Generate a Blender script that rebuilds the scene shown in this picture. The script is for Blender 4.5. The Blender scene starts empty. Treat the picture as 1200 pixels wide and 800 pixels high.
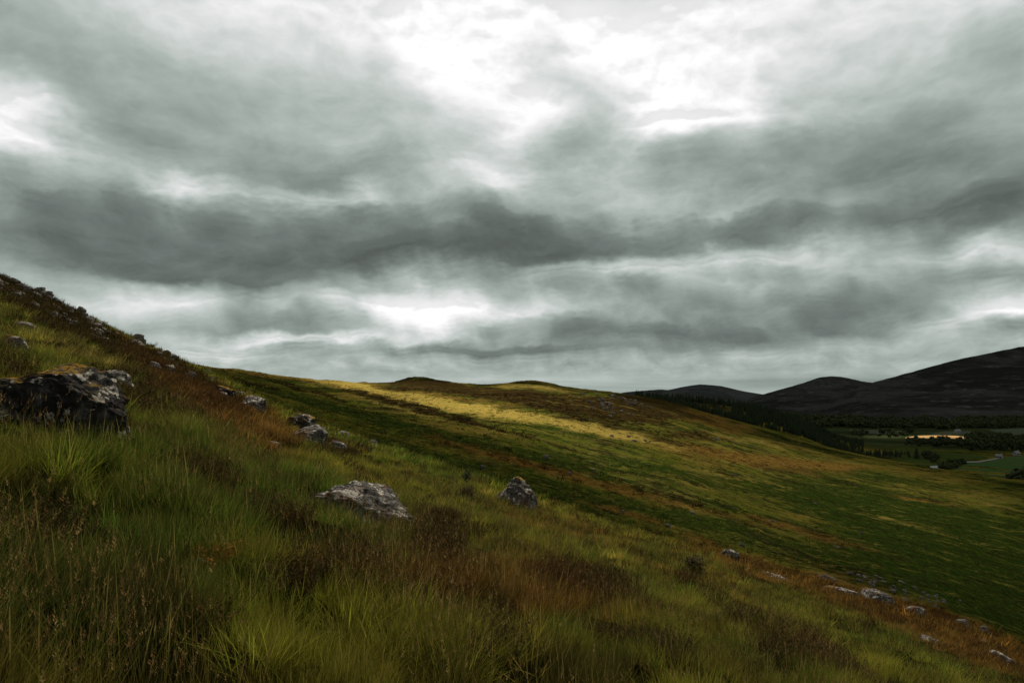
import bpy, bmesh, math, random
import numpy as np
from mathutils import Vector, Matrix

random.seed(7)
RNG = np.random.default_rng(7)
S = bpy.context.scene
COL = S.collection

# ------------------------------------------------------------------ camera
F = 850.0            # focal length in pixels of a 1200 px wide picture
HZ = 468.0           # picture row of the true horizon
cam_data = bpy.data.cameras.new("camera")
cam = bpy.data.objects.new("camera", cam_data)
COL.objects.link(cam)
cam.location = (0, 0, 0)
cam.rotation_euler = (math.radians(90), 0, 0)
cam_data.sensor_width = 36.0
cam_data.lens = 36.0 * F / 1200.0
cam_data.shift_y = (HZ - 400.0) / 1200.0
cam_data.clip_start = 0.1
cam_data.clip_end = 60000
S.camera = cam

# ------------------------------------------------------------------ light, exposure
SUN_EL, SUN_AZ = math.radians(60), math.radians(10)      # azimuth measured from +Y towards +X
sdir = Vector((math.sin(SUN_AZ) * math.cos(SUN_EL), math.cos(SUN_AZ) * math.cos(SUN_EL), math.sin(SUN_EL)))
sun_data = bpy.data.lights.new("sun", 'SUN')
sun_data.energy = 5.0
sun_data.angle = math.radians(0.55)
sun_data.color = (1.0, 0.93, 0.80)
sun = bpy.data.objects.new("sun", sun_data)
COL.objects.link(sun)
sun.rotation_euler = (-sdir).to_track_quat('-Z', 'Y').to_euler()

S.view_settings.view_transform = 'Standard'
S.view_settings.look = 'None'
S.view_settings.exposure = 0.0
S.view_settings.gamma = 1.0
S.view_settings.use_curve_mapping = False
S.cycles.max_bounces = 4
S.cycles.diffuse_bounces = 2
S.cycles.transparent_max_bounces = 6
S.cycles.use_denoising = True


class NT:
    """tiny helper for writing node trees"""
    def __init__(self, tree):
        self.t = tree
        self.n = tree.nodes
        self.l = tree.links

    def new(self, typ, **kw):
        nd = self.n.new(typ)
        for k, v in kw.items():
            setattr(nd, k, v)
        return nd

    def put(self, sock, val):
        if hasattr(val, 'is_output') or isinstance(val, bpy.types.NodeSocket):
            self.l.new(val, sock)
        else:
            sock.default_value = val

    def m(self, op, a, b=None, c=None, clamp=False):
        nd = self.new('ShaderNodeMath', operation=op, use_clamp=clamp)
        self.put(nd.inputs[0], a)
        if b is not None: self.put(nd.inputs[1], b)
        if c is not None: self.put(nd.inputs[2], c)
        return nd.outputs[0]

    def v(self, op, a, b=None, c=None, scale=None):
        nd = self.new('ShaderNodeVectorMath', operation=op)
        self.put(nd.inputs[0], a)
        if b is not None: self.put(nd.inputs[1], b)
        if c is not None: self.put(nd.inputs[2], c)
        if scale is not None: self.put(nd.inputs['Scale'], scale)
        return nd.outputs['Value'] if op in ('DOT_PRODUCT', 'LENGTH', 'DISTANCE') else nd.outputs[0]

    def xyz(self, a):
        nd = self.new('ShaderNodeSeparateXYZ'); self.put(nd.inputs[0], a)
        return nd.outputs

    def comb(self, x, y, z):
        nd = self.new('ShaderNodeCombineXYZ')
        for i, q in enumerate((x, y, z)): self.put(nd.inputs[i], q)
        return nd.outputs[0]

    def noise(self, vec, scale, detail=4, rough=0.5, dist=0.0, col=False):
        nd = self.new('ShaderNodeTexNoise')
        self.put(nd.inputs['Vector'], vec)
        nd.inputs['Scale'].default_value = scale
        nd.inputs['Detail'].default_value = detail
        nd.inputs['Roughness'].default_value = rough
        nd.inputs['Distortion'].default_value = dist
        return nd.outputs['Color'] if col else nd.outputs['Fac']

    def ss(self, x, a, b, to0=0.0, to1=1.0):
        nd = self.new('ShaderNodeMapRange', interpolation_type='SMOOTHSTEP')
        self.put(nd.inputs[0], x)
        self.put(nd.inputs[1], a); self.put(nd.inputs[2], b)
        self.put(nd.inputs[3], to0); self.put(nd.inputs[4], to1)
        return nd.outputs[0]

    def mix(self, f, a, b, blend='MIX'):
        nd = self.new('ShaderNodeMix', data_type='RGBA', blend_type=blend)
        self.put(nd.inputs['Factor'], f)
        self.put(nd.inputs['A'], (*a, 1) if isinstance(a, tuple) and len(a) == 3 else a)
        self.put(nd.inputs['B'], (*b, 1) if isinstance(b, tuple) and len(b) == 3 else b)
        return nd.outputs['Result']

    def ramp(self, fac, stops, interp='EASE'):
        nd = self.new('ShaderNodeValToRGB')
        cr = nd.color_ramp
        cr.interpolation = interp
        while len(cr.elements) < len(stops): cr.elements.new(0.5)
        for e, (p, c) in zip(cr.elements, stops):
            e.position = p
            e.color = (*c, 1)
        self.put(nd.inputs[0], fac)
        return nd.outputs[0]


# ------------------------------------------------------------------ world: the clear sky above the overcast
world = bpy.data.worlds.new("World")
S.world = world
world.use_nodes = True
w = NT(world.node_tree)
w.n.clear()
nishita = w.new('ShaderNodeTexSky', sky_type='NISHITA')
nishita.sun_disc = False
nishita.sun_elevation = SUN_EL
nishita.sun_rotation = SUN_AZ
bg = w.new('ShaderNodeBackground')
w.l.new(nishita.outputs[0], bg.inputs[0])
bg.inputs[1].default_value = 0.06
wo = w.new('ShaderNodeOutputWorld')
w.l.new(bg.outputs[0], wo.inputs[0])


# ------------------------------------------------------------------ helpers
def tag(o, label=None, cat=None, group=None, kind=None):
    if label: o['label'] = label
    if cat: o['category'] = cat
    if group: o['group'] = group
    if kind: o['kind'] = kind
    return o


def mesh_obj(name, verts, faces, mat=None, parent=None, smooth=True, link=True):
    me = bpy.data.meshes.new(name)
    verts = np.asarray(verts, dtype=np.float32)
    if isinstance(faces, np.ndarray):
        k = faces.shape[1]
        me.vertices.add(len(verts)); me.vertices.foreach_set('co', verts.ravel())
        me.loops.add(faces.size); me.loops.foreach_set('vertex_index', faces.ravel().astype(np.int32))
        me.polygons.add(len(faces))
        me.polygons.foreach_set('loop_start', np.arange(0, faces.size, k, dtype=np.int32))
        me.update(calc_edges=True)
    else:
        me.from_pydata([tuple(map(float, q)) for q in verts], [], faces)
        me.update()
    if smooth and len(me.polygons):
        me.polygons.foreach_set('use_smooth', np.ones(len(me.polygons), dtype=bool))
    if mat: me.materials.append(mat)
    o = bpy.data.objects.new(name, me)
    if link: COL.objects.link(o)
    if parent: o.parent = parent
    return o


def add_attr(o, name, typ, data, dom='POINT'):
    at = o.data.attributes.new(name, typ, dom)
    key = {'FLOAT': 'value', 'INT': 'value', 'FLOAT_VECTOR': 'vector', 'FLOAT_COLOR': 'color'}[typ]
    at.data.foreach_set(key, np.ascontiguousarray(data, dtype=np.int32 if typ == 'INT' else np.float32).ravel())


def grid_faces(nr, nc):
    i = np.arange(nr * nc).reshape(nr, nc)
    return np.stack([i[:-1, :-1], i[:-1, 1:], i[1:, 1:], i[1:, :-1]], -1).reshape(-1, 4)


def _hash(ix, iy, seed):
    h = (ix.astype(np.int64) * 374761393 + iy.astype(np.int64) * 668265263 + seed * 1442695041) & 0xFFFFFFFF
    h = ((h ^ (h >> 13)) * 1274126177) & 0xFFFFFFFF
    h = (h ^ (h >> 16)) & 0xFFFFFFFF
    return h / 4294967296.0


def perlin(x, y, seed=0):
    x = np.asarray(x, float); y = np.asarray(y, float)
    ix = np.floor(x); iy = np.floor(y)
    fx = x - ix; fy = y - iy
    ux = fx * fx * fx * (fx * (fx * 6 - 15) + 10); uy = fy * fy * fy * (fy * (fy * 6 - 15) + 10)
    def g(dx, dy):
        a = _hash(ix + dx, iy + dy, seed) * 2 * np.pi
        return np.cos(a) * (fx - dx) + np.sin(a) * (fy - dy)
    a = g(0, 0) * (1 - ux) + g(1, 0) * ux
    b = g(0, 1) * (1 - ux) + g(1, 1) * ux
    return (a * (1 - uy) + b * uy) * 1.5


def fbm(x, y, seed=0, octv=4, rough=0.5):
    s = 0; a = 1; t = 0
    for k in range(octv):
        s = s + a * perlin(x * 2 ** k + 17.3 * k, y * 2 ** k - 9.1 * k, seed + k)
        t += a; a *= rough
    return s / t * 1.4


def sstep(x, a, b):
    t = np.clip((np.asarray(x, float) - a) / (b - a), 0, 1)
    return t * t * (3 - 2 * t)


# ------------------------------------------------------------------ the lie of the land
EYE = 1.7
VALLEY = -65.0
def cols(*pts):
    a = np.array(pts, float)
    return a[:, 0], a[:, 1]


NU = 961
UG = np.linspace(-2.2, 2.2, NU)
PXG = UG * F + 600


def curve(pts, sm=7):
    x, y = cols(*pts)
    v = np.interp(PXG, x, y)
    if sm:
        k = np.exp(-0.5 * (np.arange(-3 * sm, 3 * sm + 1) / sm) ** 2); k /= k.sum()
        v = np.convolve(np.pad(v, 3 * sm, mode='edge'), k, mode='valid')
    return v


brow_py = curve([(-1270, -60), (-500, 115), (-200, 236), (0, 324), (50, 346), (100, 370), (150, 396), (200, 417), (250, 439), (300, 466),
                 (350, 491), (400, 509), (430, 520), (500, 543), (560, 560), (640, 590), (700, 610), (760, 627), (860, 652),
                 (950, 678), (1000, 690), (1070, 707), (1130, 725), (1200, 752), (1500, 850), (2470, 1100)], 5)
brow_d = curve([(-500, 110), (0, 95), (100, 85), (250, 62), (400, 48), (500, 42), (600, 42), (700, 46), (860, 58), (1000, 78), (1200, 100), (1700, 130)], 12)
brow_v = (HZ - brow_py) / F
vinf = brow_v + EYE / brow_d
lin_a, lin_b = -0.36, float(np.interp(0, UG, vinf))
mid_py = curve([(-1270, 380), (-500, 400), (0, 415), (100, 420), (250, 430), (300, 436), (350, 441), (400, 446), (440, 448), (465, 448), (476, 445), (490, 444.5), (512, 446), (525, 448), (560, 450), (585, 449), (600, 448), (622, 446.5), (636, 447), (645, 449.5), (665, 452), (700, 457), (740, 461), (780, 469), (820, 481), (860, 494), (900, 506), (950, 519), (1000, 529), (1050, 537),
                (1100, 545), (1150, 553), (1200, 560), (1400, 578), (1700, 590), (2470, 600)], 2)
mid_d = curve([(0, 480), (250, 440), (330, 480), (400, 600), (500, 780), (620, 800), (700, 720), (780, 650), (860, 600), (950, 560), (1050, 540), (1200, 520), (1400, 500)], 10)
mid_v = (HZ - mid_py) / F
st_d = curve([(0, 190), (250, 120), (400, 92), (500, 80), (600, 80), (700, 88), (860, 112), (1000, 142), (1200, 178), (1700, 230)], 10)
st_v = brow_v - curve([(0, 0.03), (250, 0.006), (1200, 0.006)])
spur_z = curve([(-500, -10), (300, -14), (600, -12), (700, 6), (760, 1), (800, 2), (870, -4), (900, -12), (940, -30), (990, -56), (1030, -65), (1100, -65)], 4)
spur_d = 960.0

NDG = 1400
LG = np.linspace(math.log(0.4), math.log(40000), NDG)
DG = np.exp(LG)
ZT = np.zeros((NDG, NU))
for j in range(NU):
    u = UG[j]
    db, dm, ds = brow_d[j], mid_d[j], st_d[j]
    near = -EYE + DG * ((lin_b + lin_a * u) + (vinf[j] - lin_b - lin_a * u) * sstep(DG, 4, 22))
    zb = -EYE + db * vinf[j]
    # nodes after the brow, given as heights
    mv = lambda d: st_v[j] + (mid_v[j] - st_v[j]) * (1 / ds - 1 / d) / (1 / ds - 1 / dm)
    dd = [db * 1.0, db * 1.06, db * 1.25]
    vdip = max(brow_v[j] - 0.05, -1.2)
    zz = [zb, brow_v[j] * db * 1.06 - 0.25, (brow_v[j] - 0.022) * db * 1.25]
    for q in np.geomspace(ds, dm, 14):
        dd.append(q); zz.append(mv(q) * q)
    px = PXG[j]
    zt = mid_v[j] * dm
    after = [(dm * 1.12, zt + (spur_z[j] - zt) * 0.25 - 3.5 if px > 690 else zt - 4)]
    if px > 1040: after = [(dm * 1.07, zt + (VALLEY - zt) * 0.75), (dm * 1.13, VALLEY - 0.5)]
    if px > 690:
        after += [(max(800, dm * 1.2), min(zt, spur_z[j]) - 7 if px < 1000 else VALLEY), (spur_d, spur_z[j])]
        after += [(1180, min(VALLEY + 22, spur_z[j] - 10) if px < 930 else VALLEY), (1350, VALLEY + (8 if px < 880 else 0))]
    else:
        after += [(1350, -35)]
    after += [(2000, VALLEY), (5000, VALLEY), (40000, -40)]
    for (a, b) in after:
        dd.append(a); zz.append(b)
    order_ = np.argsort(dd); far = np.interp(LG, np.log(np.array(dd)[order_]), np.array(zz)[order_])
    ZT[:, j] = np.where(DG <= db, near, far)
# smooth along the view rows a little (real ground has no creases), and across
def smooth_axis(A, sm, axis):
    k = np.exp(-0.5 * (np.arange(-3 * sm, 3 * sm + 1) / sm) ** 2); k /= k.sum()
    Ap = np.pad(A, [(3 * sm, 3 * sm) if ax == axis else (0, 0) for ax in (0, 1)], mode='edge')
    return np.apply_along_axis(lambda q: np.convolve(q, k, mode='valid'), axis, Ap)
ZS = smooth_axis(ZT, 5, 0)
ZS = smooth_axis(ZS, 3, 1)
wgt = sstep(DG, 15, 25)[:, None]
ZT = ZT * (1 - wgt) + ZS * wgt

CX, CY = -0.425, 0.905            # unit vector along the contours (upper left in the picture)
def base_z(x, y):
    x = np.asarray(x, float); y = np.asarray(y, float)
    yy = np.maximum(y, 0.41)
    u = np.clip(x / yy, UG[0], UG[-1] - 1e-6)
    fi = np.clip((np.log(yy) - LG[0]) / (LG[1] - LG[0]), 0, NDG - 1.001)
    fj = (u - UG[0]) / (UG[1] - UG[0])
    i = fi.astype(int); j = np.clip(fj.astype(int), 0, NU - 2)
    a = fi - i; b = fj - j
    z = (ZT[i, j] * (1 - a) * (1 - b) + ZT[i + 1, j] * a * (1 - b) + ZT[i, j + 1] * (1 - a) * b + ZT[i + 1, j + 1] * a * b)
    plane = -EYE + lin_a * x + lin_b * y
    k = sstep(y, 1.0, 3.0)
    return z * k + plane * (1 - k)


def relief(x, y):
    along = x * CX + y * CY
    across = x * CY - y * CX
    d = np.maximum(y, 0.5)
    r = 0.24 * fbm(x / 1.1, y / 1.1, 11, 3)
    r = r + 0.30 * fbm(x / 6.0, y / 6.0, 21, 3) * sstep(d, 9, 24) * (1 - sstep(d, 60, 120) * 0.3)
    mid = sstep(d, 75, 130) * (1 - sstep(d, 650, 900))
    r = r + mid * 0.40 * fbm(x / 9.0, y / 22.0, 31, 5, 0.6) + mid * 1.5 * fbm(across / 28.0, along / 120.0, 41, 3) * sstep(d, 140, 260)
    top = sstep(d, 380, 620) * (1 - sstep(d, 1000, 1300)) * (1 - sstep(x / d, 0.18, 0.3))
    r = r + top * 1.5 * fbm(x / 30.0, y / 60.0, 51, 6, 0.6)
    for (kx, ky, ka, kb, kh) in ((-112, 770, 26, 40, 3.6), (-88, 775, 34, 40, 2.2), (20, 785, 20, 36, 2.8), (48, 790, 14, 30, 1.2), (-150, 765, 30, 30, 1.0),
                                 (44, 400, 20, 50, 3.0), (62, 430, 22, 50, 3.5)):
        q = ((x - kx) / ka) ** 2 + ((y - ky) / kb) ** 2
        r = r + kh * np.exp(-q ** 1.6) * (1 + 0.22 * fbm(x / 6.0, y / 12.0, 61, 3))
    return r


def ground_z(x, y):
    return base_z(x, y) + relief(x, y)


def find(px, py, dmin=2.5, dmax=6000):
    """the ground point behind a point of the photograph, beyond dmin"""
    u = (px - 600) / F; v = (HZ - py) / F
    d = np.geomspace(dmin, dmax, 2500)
    vv = ground_z(u * d, d) / d
    hit = np.nonzero(vv >= v)[0]
    dh = d[hit[0]] if len(hit) else d[int(np.argmax(vv))]
    return u * dh, dh, float(ground_z(u * dh, dh))


# ---- vegetation zones: heather (R), pale straw (G), lush green (B), rust (A)
ZONES = [
    # px, py, rx, ry, tilt(deg, clockwise down-right), channel, weight
    # left brow
    (90, 385, 150, 12, 27, 0, 0.9), (30, 347, 60, 18, 25, 0, 0.9), (215, 440, 60, 10, 27, 0, 0.8), (60, 375, 60, 10, 25, 0, .5), (150, 405, 60, 14, 30, 3, 0.5),
    (170, 465, 60, 26, 35, 0, 0.75), (230, 470, 70, 18, 28, 3, 0.9), (300, 500, 60, 22, 32, 3, 1.0), (260, 480, 30, 12, 20, 0, .7),
    (15, 445, 30, 14, 20, 0, 1.0), (400, 530, 40, 8, 20, 0, 0.9), (170, 385, 50, 9, 28, 1, 0.3),
    (60, 400, 80, 14, 24, 1, 0.55), (120, 425, 60, 10, 26, 1, 0.5), (230, 505, 60, 18, 20, 2, 0.3),
    (110, 560, 180, 60, 10, 1, 0.22), (90, 690, 220, 90, 0, 2, 1.0), (480, 690, 220, 16, 10, 3, 0.5), (330, 690, 50, 30, 0, 0, 0.8), (60, 770, 120, 60, 0, 2, .6),
    (240, 560, 60, 30, 20, 3, 0.35), (600, 690, 110, 34, 12, 3, 0.85), (640, 680, 50, 14, 5, 0, 0.7), (720, 700, 60, 18, 20, 0, 0.6),
    (640, 615, 200, 16, 16, 3, 0.5), (510, 645, 22, 40, 30, 0, 0.9), (690, 690, 40, 14, 10, 0, 0.9), (810, 690, 40, 12, 20, 0, .7), (60, 640, 40, 20, 0, 0, 0.6), (270, 590, 60, 12, 15, 0, 0.5), (150, 560, 50, 10, 10, 0, .5), (420, 680, 40, 18, 10, 0, .7), (930, 770, 60, 12, 20, 0, .8), (330, 610, 40, 12, 10, 0, .5), (760, 760, 60, 14, 16, 0, .7), (560, 760, 60, 20, 10, 0, .6), (220, 740, 70, 18, 10, 0, .5), (470, 600, 40, 16, 20, 2, 0.5), (500, 640, 40, 30, 40, 0, 0.6), (560, 590, 100, 20, 16, 1, 0.3),
    (700, 640, 110, 20, 16, 1, 0.35), (860, 740, 110, 40, 20, 1, 0.3),
    (900, 670, 130, 12, 19, 3, 0.9), (1080, 725, 150, 20, 20, 3, 1.0), (1140, 765, 90, 22, 20, 3, 0.9), (1100, 722, 30, 10, 20, 0, 0.7),
    (950, 760, 60, 20, 30, 0, 0.6), (900, 790, 90, 30, 20, 2, .5), (860, 700, 90, 16, 20, 3, 0.4),
    # middle slope, seen behind the brow
    (465, 472, 90, 4.5, 13.7, 0, 1.0), (560, 497, 70, 3, 15, 0, 0.8), (520, 455, 60, 7, 4, 0, 1.0), (585, 462, 60, 6, 6, 0, 1.0), (490, 456, 30, 3, 4, 0, 0.6), (828, 474, 38, 9, 12, 0, 1.0), (790, 466, 30, 6, 12, 0, 0.8),
    (620, 473, 55, 3, 6, 0, 0.8), (690, 478, 80, 10, 8, 0, 1.0), (745, 478, 45, 11, 8, 0, 0.9), (700, 495, 70, 4, 10, 0, 0.7), (820, 511, 40, 5, 6, 0, 0.9),
    (330, 440, 70, 5, 7, 3, 0.6), (330, 447, 60, 3, 9, 2, 0.7), (360, 458, 50, 3, 16, 0, 0.9), (300, 452, 40, 3, 16, 0, 0.7),
    (390, 448, 25, 3, 9, 1, .9), (428, 456, 48, 4, 11, 1, 1.0), (470, 465, 70, 4, 10, 1, 0.85), (540, 477, 80, 6, 10, 1, 0.9), (630, 490, 60, 6, 10, 1, 0.6), (700, 503, 60, 5, 9, 1, .4), (470, 478, 50, 4, 15, 1, 0.6), (540, 468, 110, 4, 8, 3, 0.6), (500, 474, 90, 3, 11, 2, 0.4),  # straw on the sunlit strip; part of the sunlight is in its colour
    (730, 510, 80, 6, 12, 1, 0.7), (640, 455, 60, 4, 3, 1, 0.5), (600, 452, 40, 3, 3, 1, 0.4), (830, 530, 110, 8, 10, 3, 0.6), (900, 540, 90, 8, 8, 3, 0.6),
    (820, 490, 60, 8, 14, 3, 1.1), (870, 515, 60, 4, 10, 1, 0.5), (980, 535, 40, 4, 8, 0, 0.6), (930, 548, 70, 4, 6, 0, 0.5), (980, 545, 60, 4, 4, 3, 0.7),
    (800, 520, 70, 4, 10, 0, .6),
    (430, 490, 160, 6, 16, 2, 0.9), (600, 530, 160, 8, 15, 2, 0.9), (560, 552, 120, 8, 18, 2, 0.9), (740, 545, 90, 8, 10, 2, 0.7),
    (500, 520, 90, 4, 17, 1, 0.3), (680, 560, 160, 6, 16, 3, 0.8), (600, 545, 130, 3, 15, 0, 0.4), (560, 530, 90, 3, 16, 3, 0.6),
    (850, 600, 120, 3, 15, 0, 0.42), (1000, 640, 90, 3, 18, 0, 0.5), (760, 575, 80, 3, 15, 0, 0.4), (930, 620, 120, 5, 14, 3, 0.8),
    (1000, 590, 150, 14, 10, 2, 0.8), (1130, 690, 130, 30, 22, 2, 1.5), (1150, 650, 110, 24, 16, 2, 1.4), (1120, 615, 130, 14, 12, 2, 0.8), (800, 610, 110, 10, 16, 2, 0.9), (1100, 600, 200, 60, 12, 2, 0.35),
    (1180, 590, 60, 9, 10, 1, 0.35), (1090, 586, 40, 4, 8, 3, 0.6), (1030, 560, 100, 8, 8, 2, 0.5), (870, 560, 90, 4, 12, 1, 0.4),
    (730, 600, 80, 3, 15, 3, 0.7), (1120, 560, 90, 4, 8, 1, 0.15), (320, 437, 90, 4, 6, 1, 1.0), (380, 443, 70, 5, 6, 3, 0.9), (300, 435, 60, 4, 6, 3, 0.6), (700, 477, 60, 9, 10, 0, 0.8), (490, 447, 40, 3, 2, 0, 0.9), (626, 448, 22, 2, 2, 0, 0.8), (1050, 610, 130, 3, 12, 1, 0.22), (1120, 630, 110, 3, 12, 1, 0.22),
    (760, 470, 30, 8, 10, 0, .8), (790, 483, 60, 4, 16, 0, 0.8), (800, 478, 40, 5, 10, 2, .5),
]


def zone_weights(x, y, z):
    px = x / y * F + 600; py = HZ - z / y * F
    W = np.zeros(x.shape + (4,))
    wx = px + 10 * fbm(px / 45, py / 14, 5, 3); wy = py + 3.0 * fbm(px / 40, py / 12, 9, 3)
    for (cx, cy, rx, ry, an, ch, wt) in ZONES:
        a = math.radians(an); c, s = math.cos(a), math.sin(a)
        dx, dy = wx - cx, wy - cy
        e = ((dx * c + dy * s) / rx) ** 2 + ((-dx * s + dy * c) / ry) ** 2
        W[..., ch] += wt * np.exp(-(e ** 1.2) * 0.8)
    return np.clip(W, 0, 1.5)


# ------------------------------------------------------------------ materials
def new_mat(name):
    m = bpy.data.materials.new(name)
    m.use_nodes = True
    t = NT(m.node_tree)
    t.n.clear()
    return m, t


def finish(t, shader):
    o = t.new('ShaderNodeOutputMaterial')
    t.l.new(shader, o.inputs[0])


def diffuse(t, col, rough=0.9, bump=None, bstr=0.5, bdist=0.1, spec=0.15):
    p = t.new('ShaderNodeBsdfPrincipled')
    t.put(p.inputs['Base Color'], (*col, 1) if isinstance(col, tuple) and len(col) == 3 else col)
    t.put(p.inputs['Roughness'], rough)
    p.inputs['Specular IOR Level'].default_value = spec
    if bump is not None:
        b = t.new('ShaderNodeBump')
        b.inputs['Strength'].default_value = bstr
        b.inputs['Distance'].default_value = bdist
        t.put(b.inputs['Height'], bump)
        t.l.new(b.outputs[0], p.inputs['Normal'])
    return p.outputs[0]


def matte(t, col, bump, bstr, bdist):
    d = t.new('ShaderNodeBsdfDiffuse')
    t.put(d.inputs[0], (*col, 1) if isinstance(col, tuple) and len(col) == 3 else col)
    b = t.new('ShaderNodeBump')
    b.inputs['Strength'].default_value = bstr
    b.inputs['Distance'].default_value = bdist
    t.put(b.inputs['Height'], bump)
    t.l.new(b.outputs[0], d.inputs['Normal'])
    return d.outputs[0]


def fl0(t, x, y):
    return t.comb(x, y, 0.0)


def ground_material():
    m, t = new_mat("moor_ground")
    pos = t.new('ShaderNodeNewGeometry').outputs['Position']
    x, y, z = t.xyz(pos)
    zn = t.new('ShaderNodeAttribute', attribute_name='zones')
    col = t.new('ShaderNodeSeparateColor'); t.l.new(zn.outputs['Color'], col.inputs[0])
    wr, wg, wb = col.outputs
    wa = zn.outputs['Alpha']
    # the ground is banded along its sheep paths: 'flow' counts bands across (x) and metres along them (y)
    fa = t.new('ShaderNodeAttribute', attribute_name='flow').outputs['Vector']
    fx, fy, fz = t.xyz(fa)
    wob = t.m('MULTIPLY', t.m('SUBTRACT', t.noise(fl0(t, x, y), 0.02, 3, 0.5), 0.5), 9.0)
    ac = t.m('ADD', fx, wob)
    al = fy
    cp = t.comb(ac, al, 0.0)
    fl = t.comb(x, y, 0.0)
    nA = t.noise(cp, 0.055, 6, 0.62, 0.4)
    nB = t.noise(cp, 0.35, 5, 0.6, 0.3)
    nC = t.noise(fl, 0.5, 5, 0.65)
    nD = t.noise(t.comb(ac, t.m('MULTIPLY', al, 1.8), 0.0), 0.13, 8, 0.70, 0.3)
    nF = t.noise(t.comb(ac, t.m('MULTIPLY', al, 1.6), 4.0), 1.1, 4, 0.65)
    nE = t.noise(fl, 2.2, 4, 0.6)
    base = t.ramp(nA, [(0.38, (0.010, 0.019, 0.003)), (0.46, (0.022, 0.040, 0.005)), (0.52, (0.080, 0.095, 0.011)), (0.60, (0.170, 0.130, 0.022))])
    base = t.mix(t.ss(nD, 0.52, 0.68), base, (0.055, 0.036, 0.014))
    base = t.mix(t.m('MULTIPLY', t.ss(nB, 0.56, 0.66), 0.8), base, (0.15, 0.105, 0.028))
    base = t.mix(t.ss(nB, 0.45, 0.36), base, (0.017, 0.018, 0.007))
    base = t.mix(t.m('MULTIPLY', t.ss(nF, 0.46, 0.36), 0.5), base, (0.16, 0.12, 0.035))
    comb = t.m('ADD', t.m('ADD', t.m('MULTIPLY', t.m('SUBTRACT', nD, 0.5), 1.5), t.m('MULTIPLY', t.m('SUBTRACT', nB, 0.5), 1.1)), t.m('MULTIPLY', t.m('SUBTRACT', nF, 0.5), 1.2))
    def lay(b, wsock, c1, c2, bi=0.42):
        k = t.ss(t.m('ADD', wsock, comb), bi - 0.18, bi + 0.42)
        k = t.m('MULTIPLY', k, t.ss(wsock, 0.03, 0.2))
        return t.mix(k, b, t.mix(t.ss(nC, 0.35, 0.65), c1, c2))
    base = lay(base, wb, (0.013, 0.026, 0.004), (0.034, 0.054, 0.008))
    base = lay(base, wa, (0.120, 0.062, 0.014), (0.20, 0.125, 0.026))
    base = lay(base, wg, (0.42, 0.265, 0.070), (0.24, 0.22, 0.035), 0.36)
    base = lay(base, t.m('MULTIPLY', wr, 0.85), (0.020, 0.014, 0.006), (0.062, 0.038, 0.011), 0.40)
    nG = t.noise(t.comb(ac, t.m('MULTIPLY', al, 0.45), 9.0), 0.62, 5, 0.7, 0.2)
    base = t.mix(t.m('MULTIPLY', t.ss(nG, 0.55, 0.66), 0.75), base, t.mix(nC, (0.20, 0.14, 0.032), (0.12, 0.12, 0.020)))
    base = t.mix(t.m('MULTIPLY', t.ss(nG, 0.46, 0.36), 0.85), base, t.mix(nC, (0.010, 0.014, 0.003), (0.030, 0.018, 0.006)))
    # speckle of tussocks
    base = t.mix(t.m('MULTIPLY', t.ss(nF, 0.54, 0.70), 0.6), base, (0.022, 0.020, 0.008))
    base = t.mix(t.m('MULTIPLY', t.ss(nE, 0.42, 0.32), 0.2), base, (0.17, 0.13, 0.045))
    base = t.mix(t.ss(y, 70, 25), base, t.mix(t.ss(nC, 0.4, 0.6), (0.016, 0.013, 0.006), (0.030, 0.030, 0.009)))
    far = t.ss(y, 820, 1050)
    vf = t.mix(t.ss(t.noise(fl, 0.006, 5, 0.6), 0.42, 0.6), (0.020, 0.030, 0.012), (0.040, 0.052, 0.020))
    base = t.mix(far, base, vf)
    vor = t.noise(fl, 0.9, 6, 0.65)
    hgt = t.m('ADD', t.m('MULTIPLY', nB, 1.2), vor)
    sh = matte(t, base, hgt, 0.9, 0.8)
    finish(t, sh)
    return m


M_GROUND = ground_material()


def foliage_mat(name, tipc=(0.26, 0.20, 0.06), tipf=0.40, trans=0.36, fleck=(0.42, 0.31, 0.09)):
    m, t = new_mat(name)
    tint = t.new('ShaderNodeAttribute', attribute_type='INSTANCER', attribute_name='tint').outputs['Color']
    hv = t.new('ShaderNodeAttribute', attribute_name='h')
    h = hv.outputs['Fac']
    sd = t.new('ShaderNodeAttribute', attribute_name='seed').outputs['Fac']
    rn = t.new('ShaderNodeAttribute', attribute_name='vary').outputs['Fac']
    c = t.mix(t.m('MULTIPLY', t.m('POWER', h, 1.5), tipf), tint, tipc)
    c = t.v('SCALE', c, scale=t.m('ADD', 0.55, t.m('MULTIPLY', rn, 0.9)))
    c = t.mix(t.m('MULTIPLY', t.ss(h, 0.45, 0.0), 0.85), c, (0.010, 0.010, 0.004))      # blade bases darkened: shade low in the tuft painted into the colour
    c = t.mix(t.m('MULTIPLY', t.ss(rn, 0.86, 0.89), t.m('MULTIPLY', t.ss(h, 0.2, 0.7), 0.7)), c, fleck)
    c = t.mix(sd, c, t.mix(rn, (0.17, 0.085, 0.030), (0.42, 0.29, 0.11)))
    d = t.new('ShaderNodeBsdfDiffuse'); t.put(d.inputs[0], c)
    tr = t.new('ShaderNodeBsdfTranslucent'); t.put(tr.inputs[0], c)
    mx = t.new('ShaderNodeMixShader'); mx.inputs[0].default_value = trans
    t.l.new(d.outputs[0], mx.inputs[1]); t.l.new(tr.outputs[0], mx.inputs[2])
    finish(t, mx.outputs[0])
    return m


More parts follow.
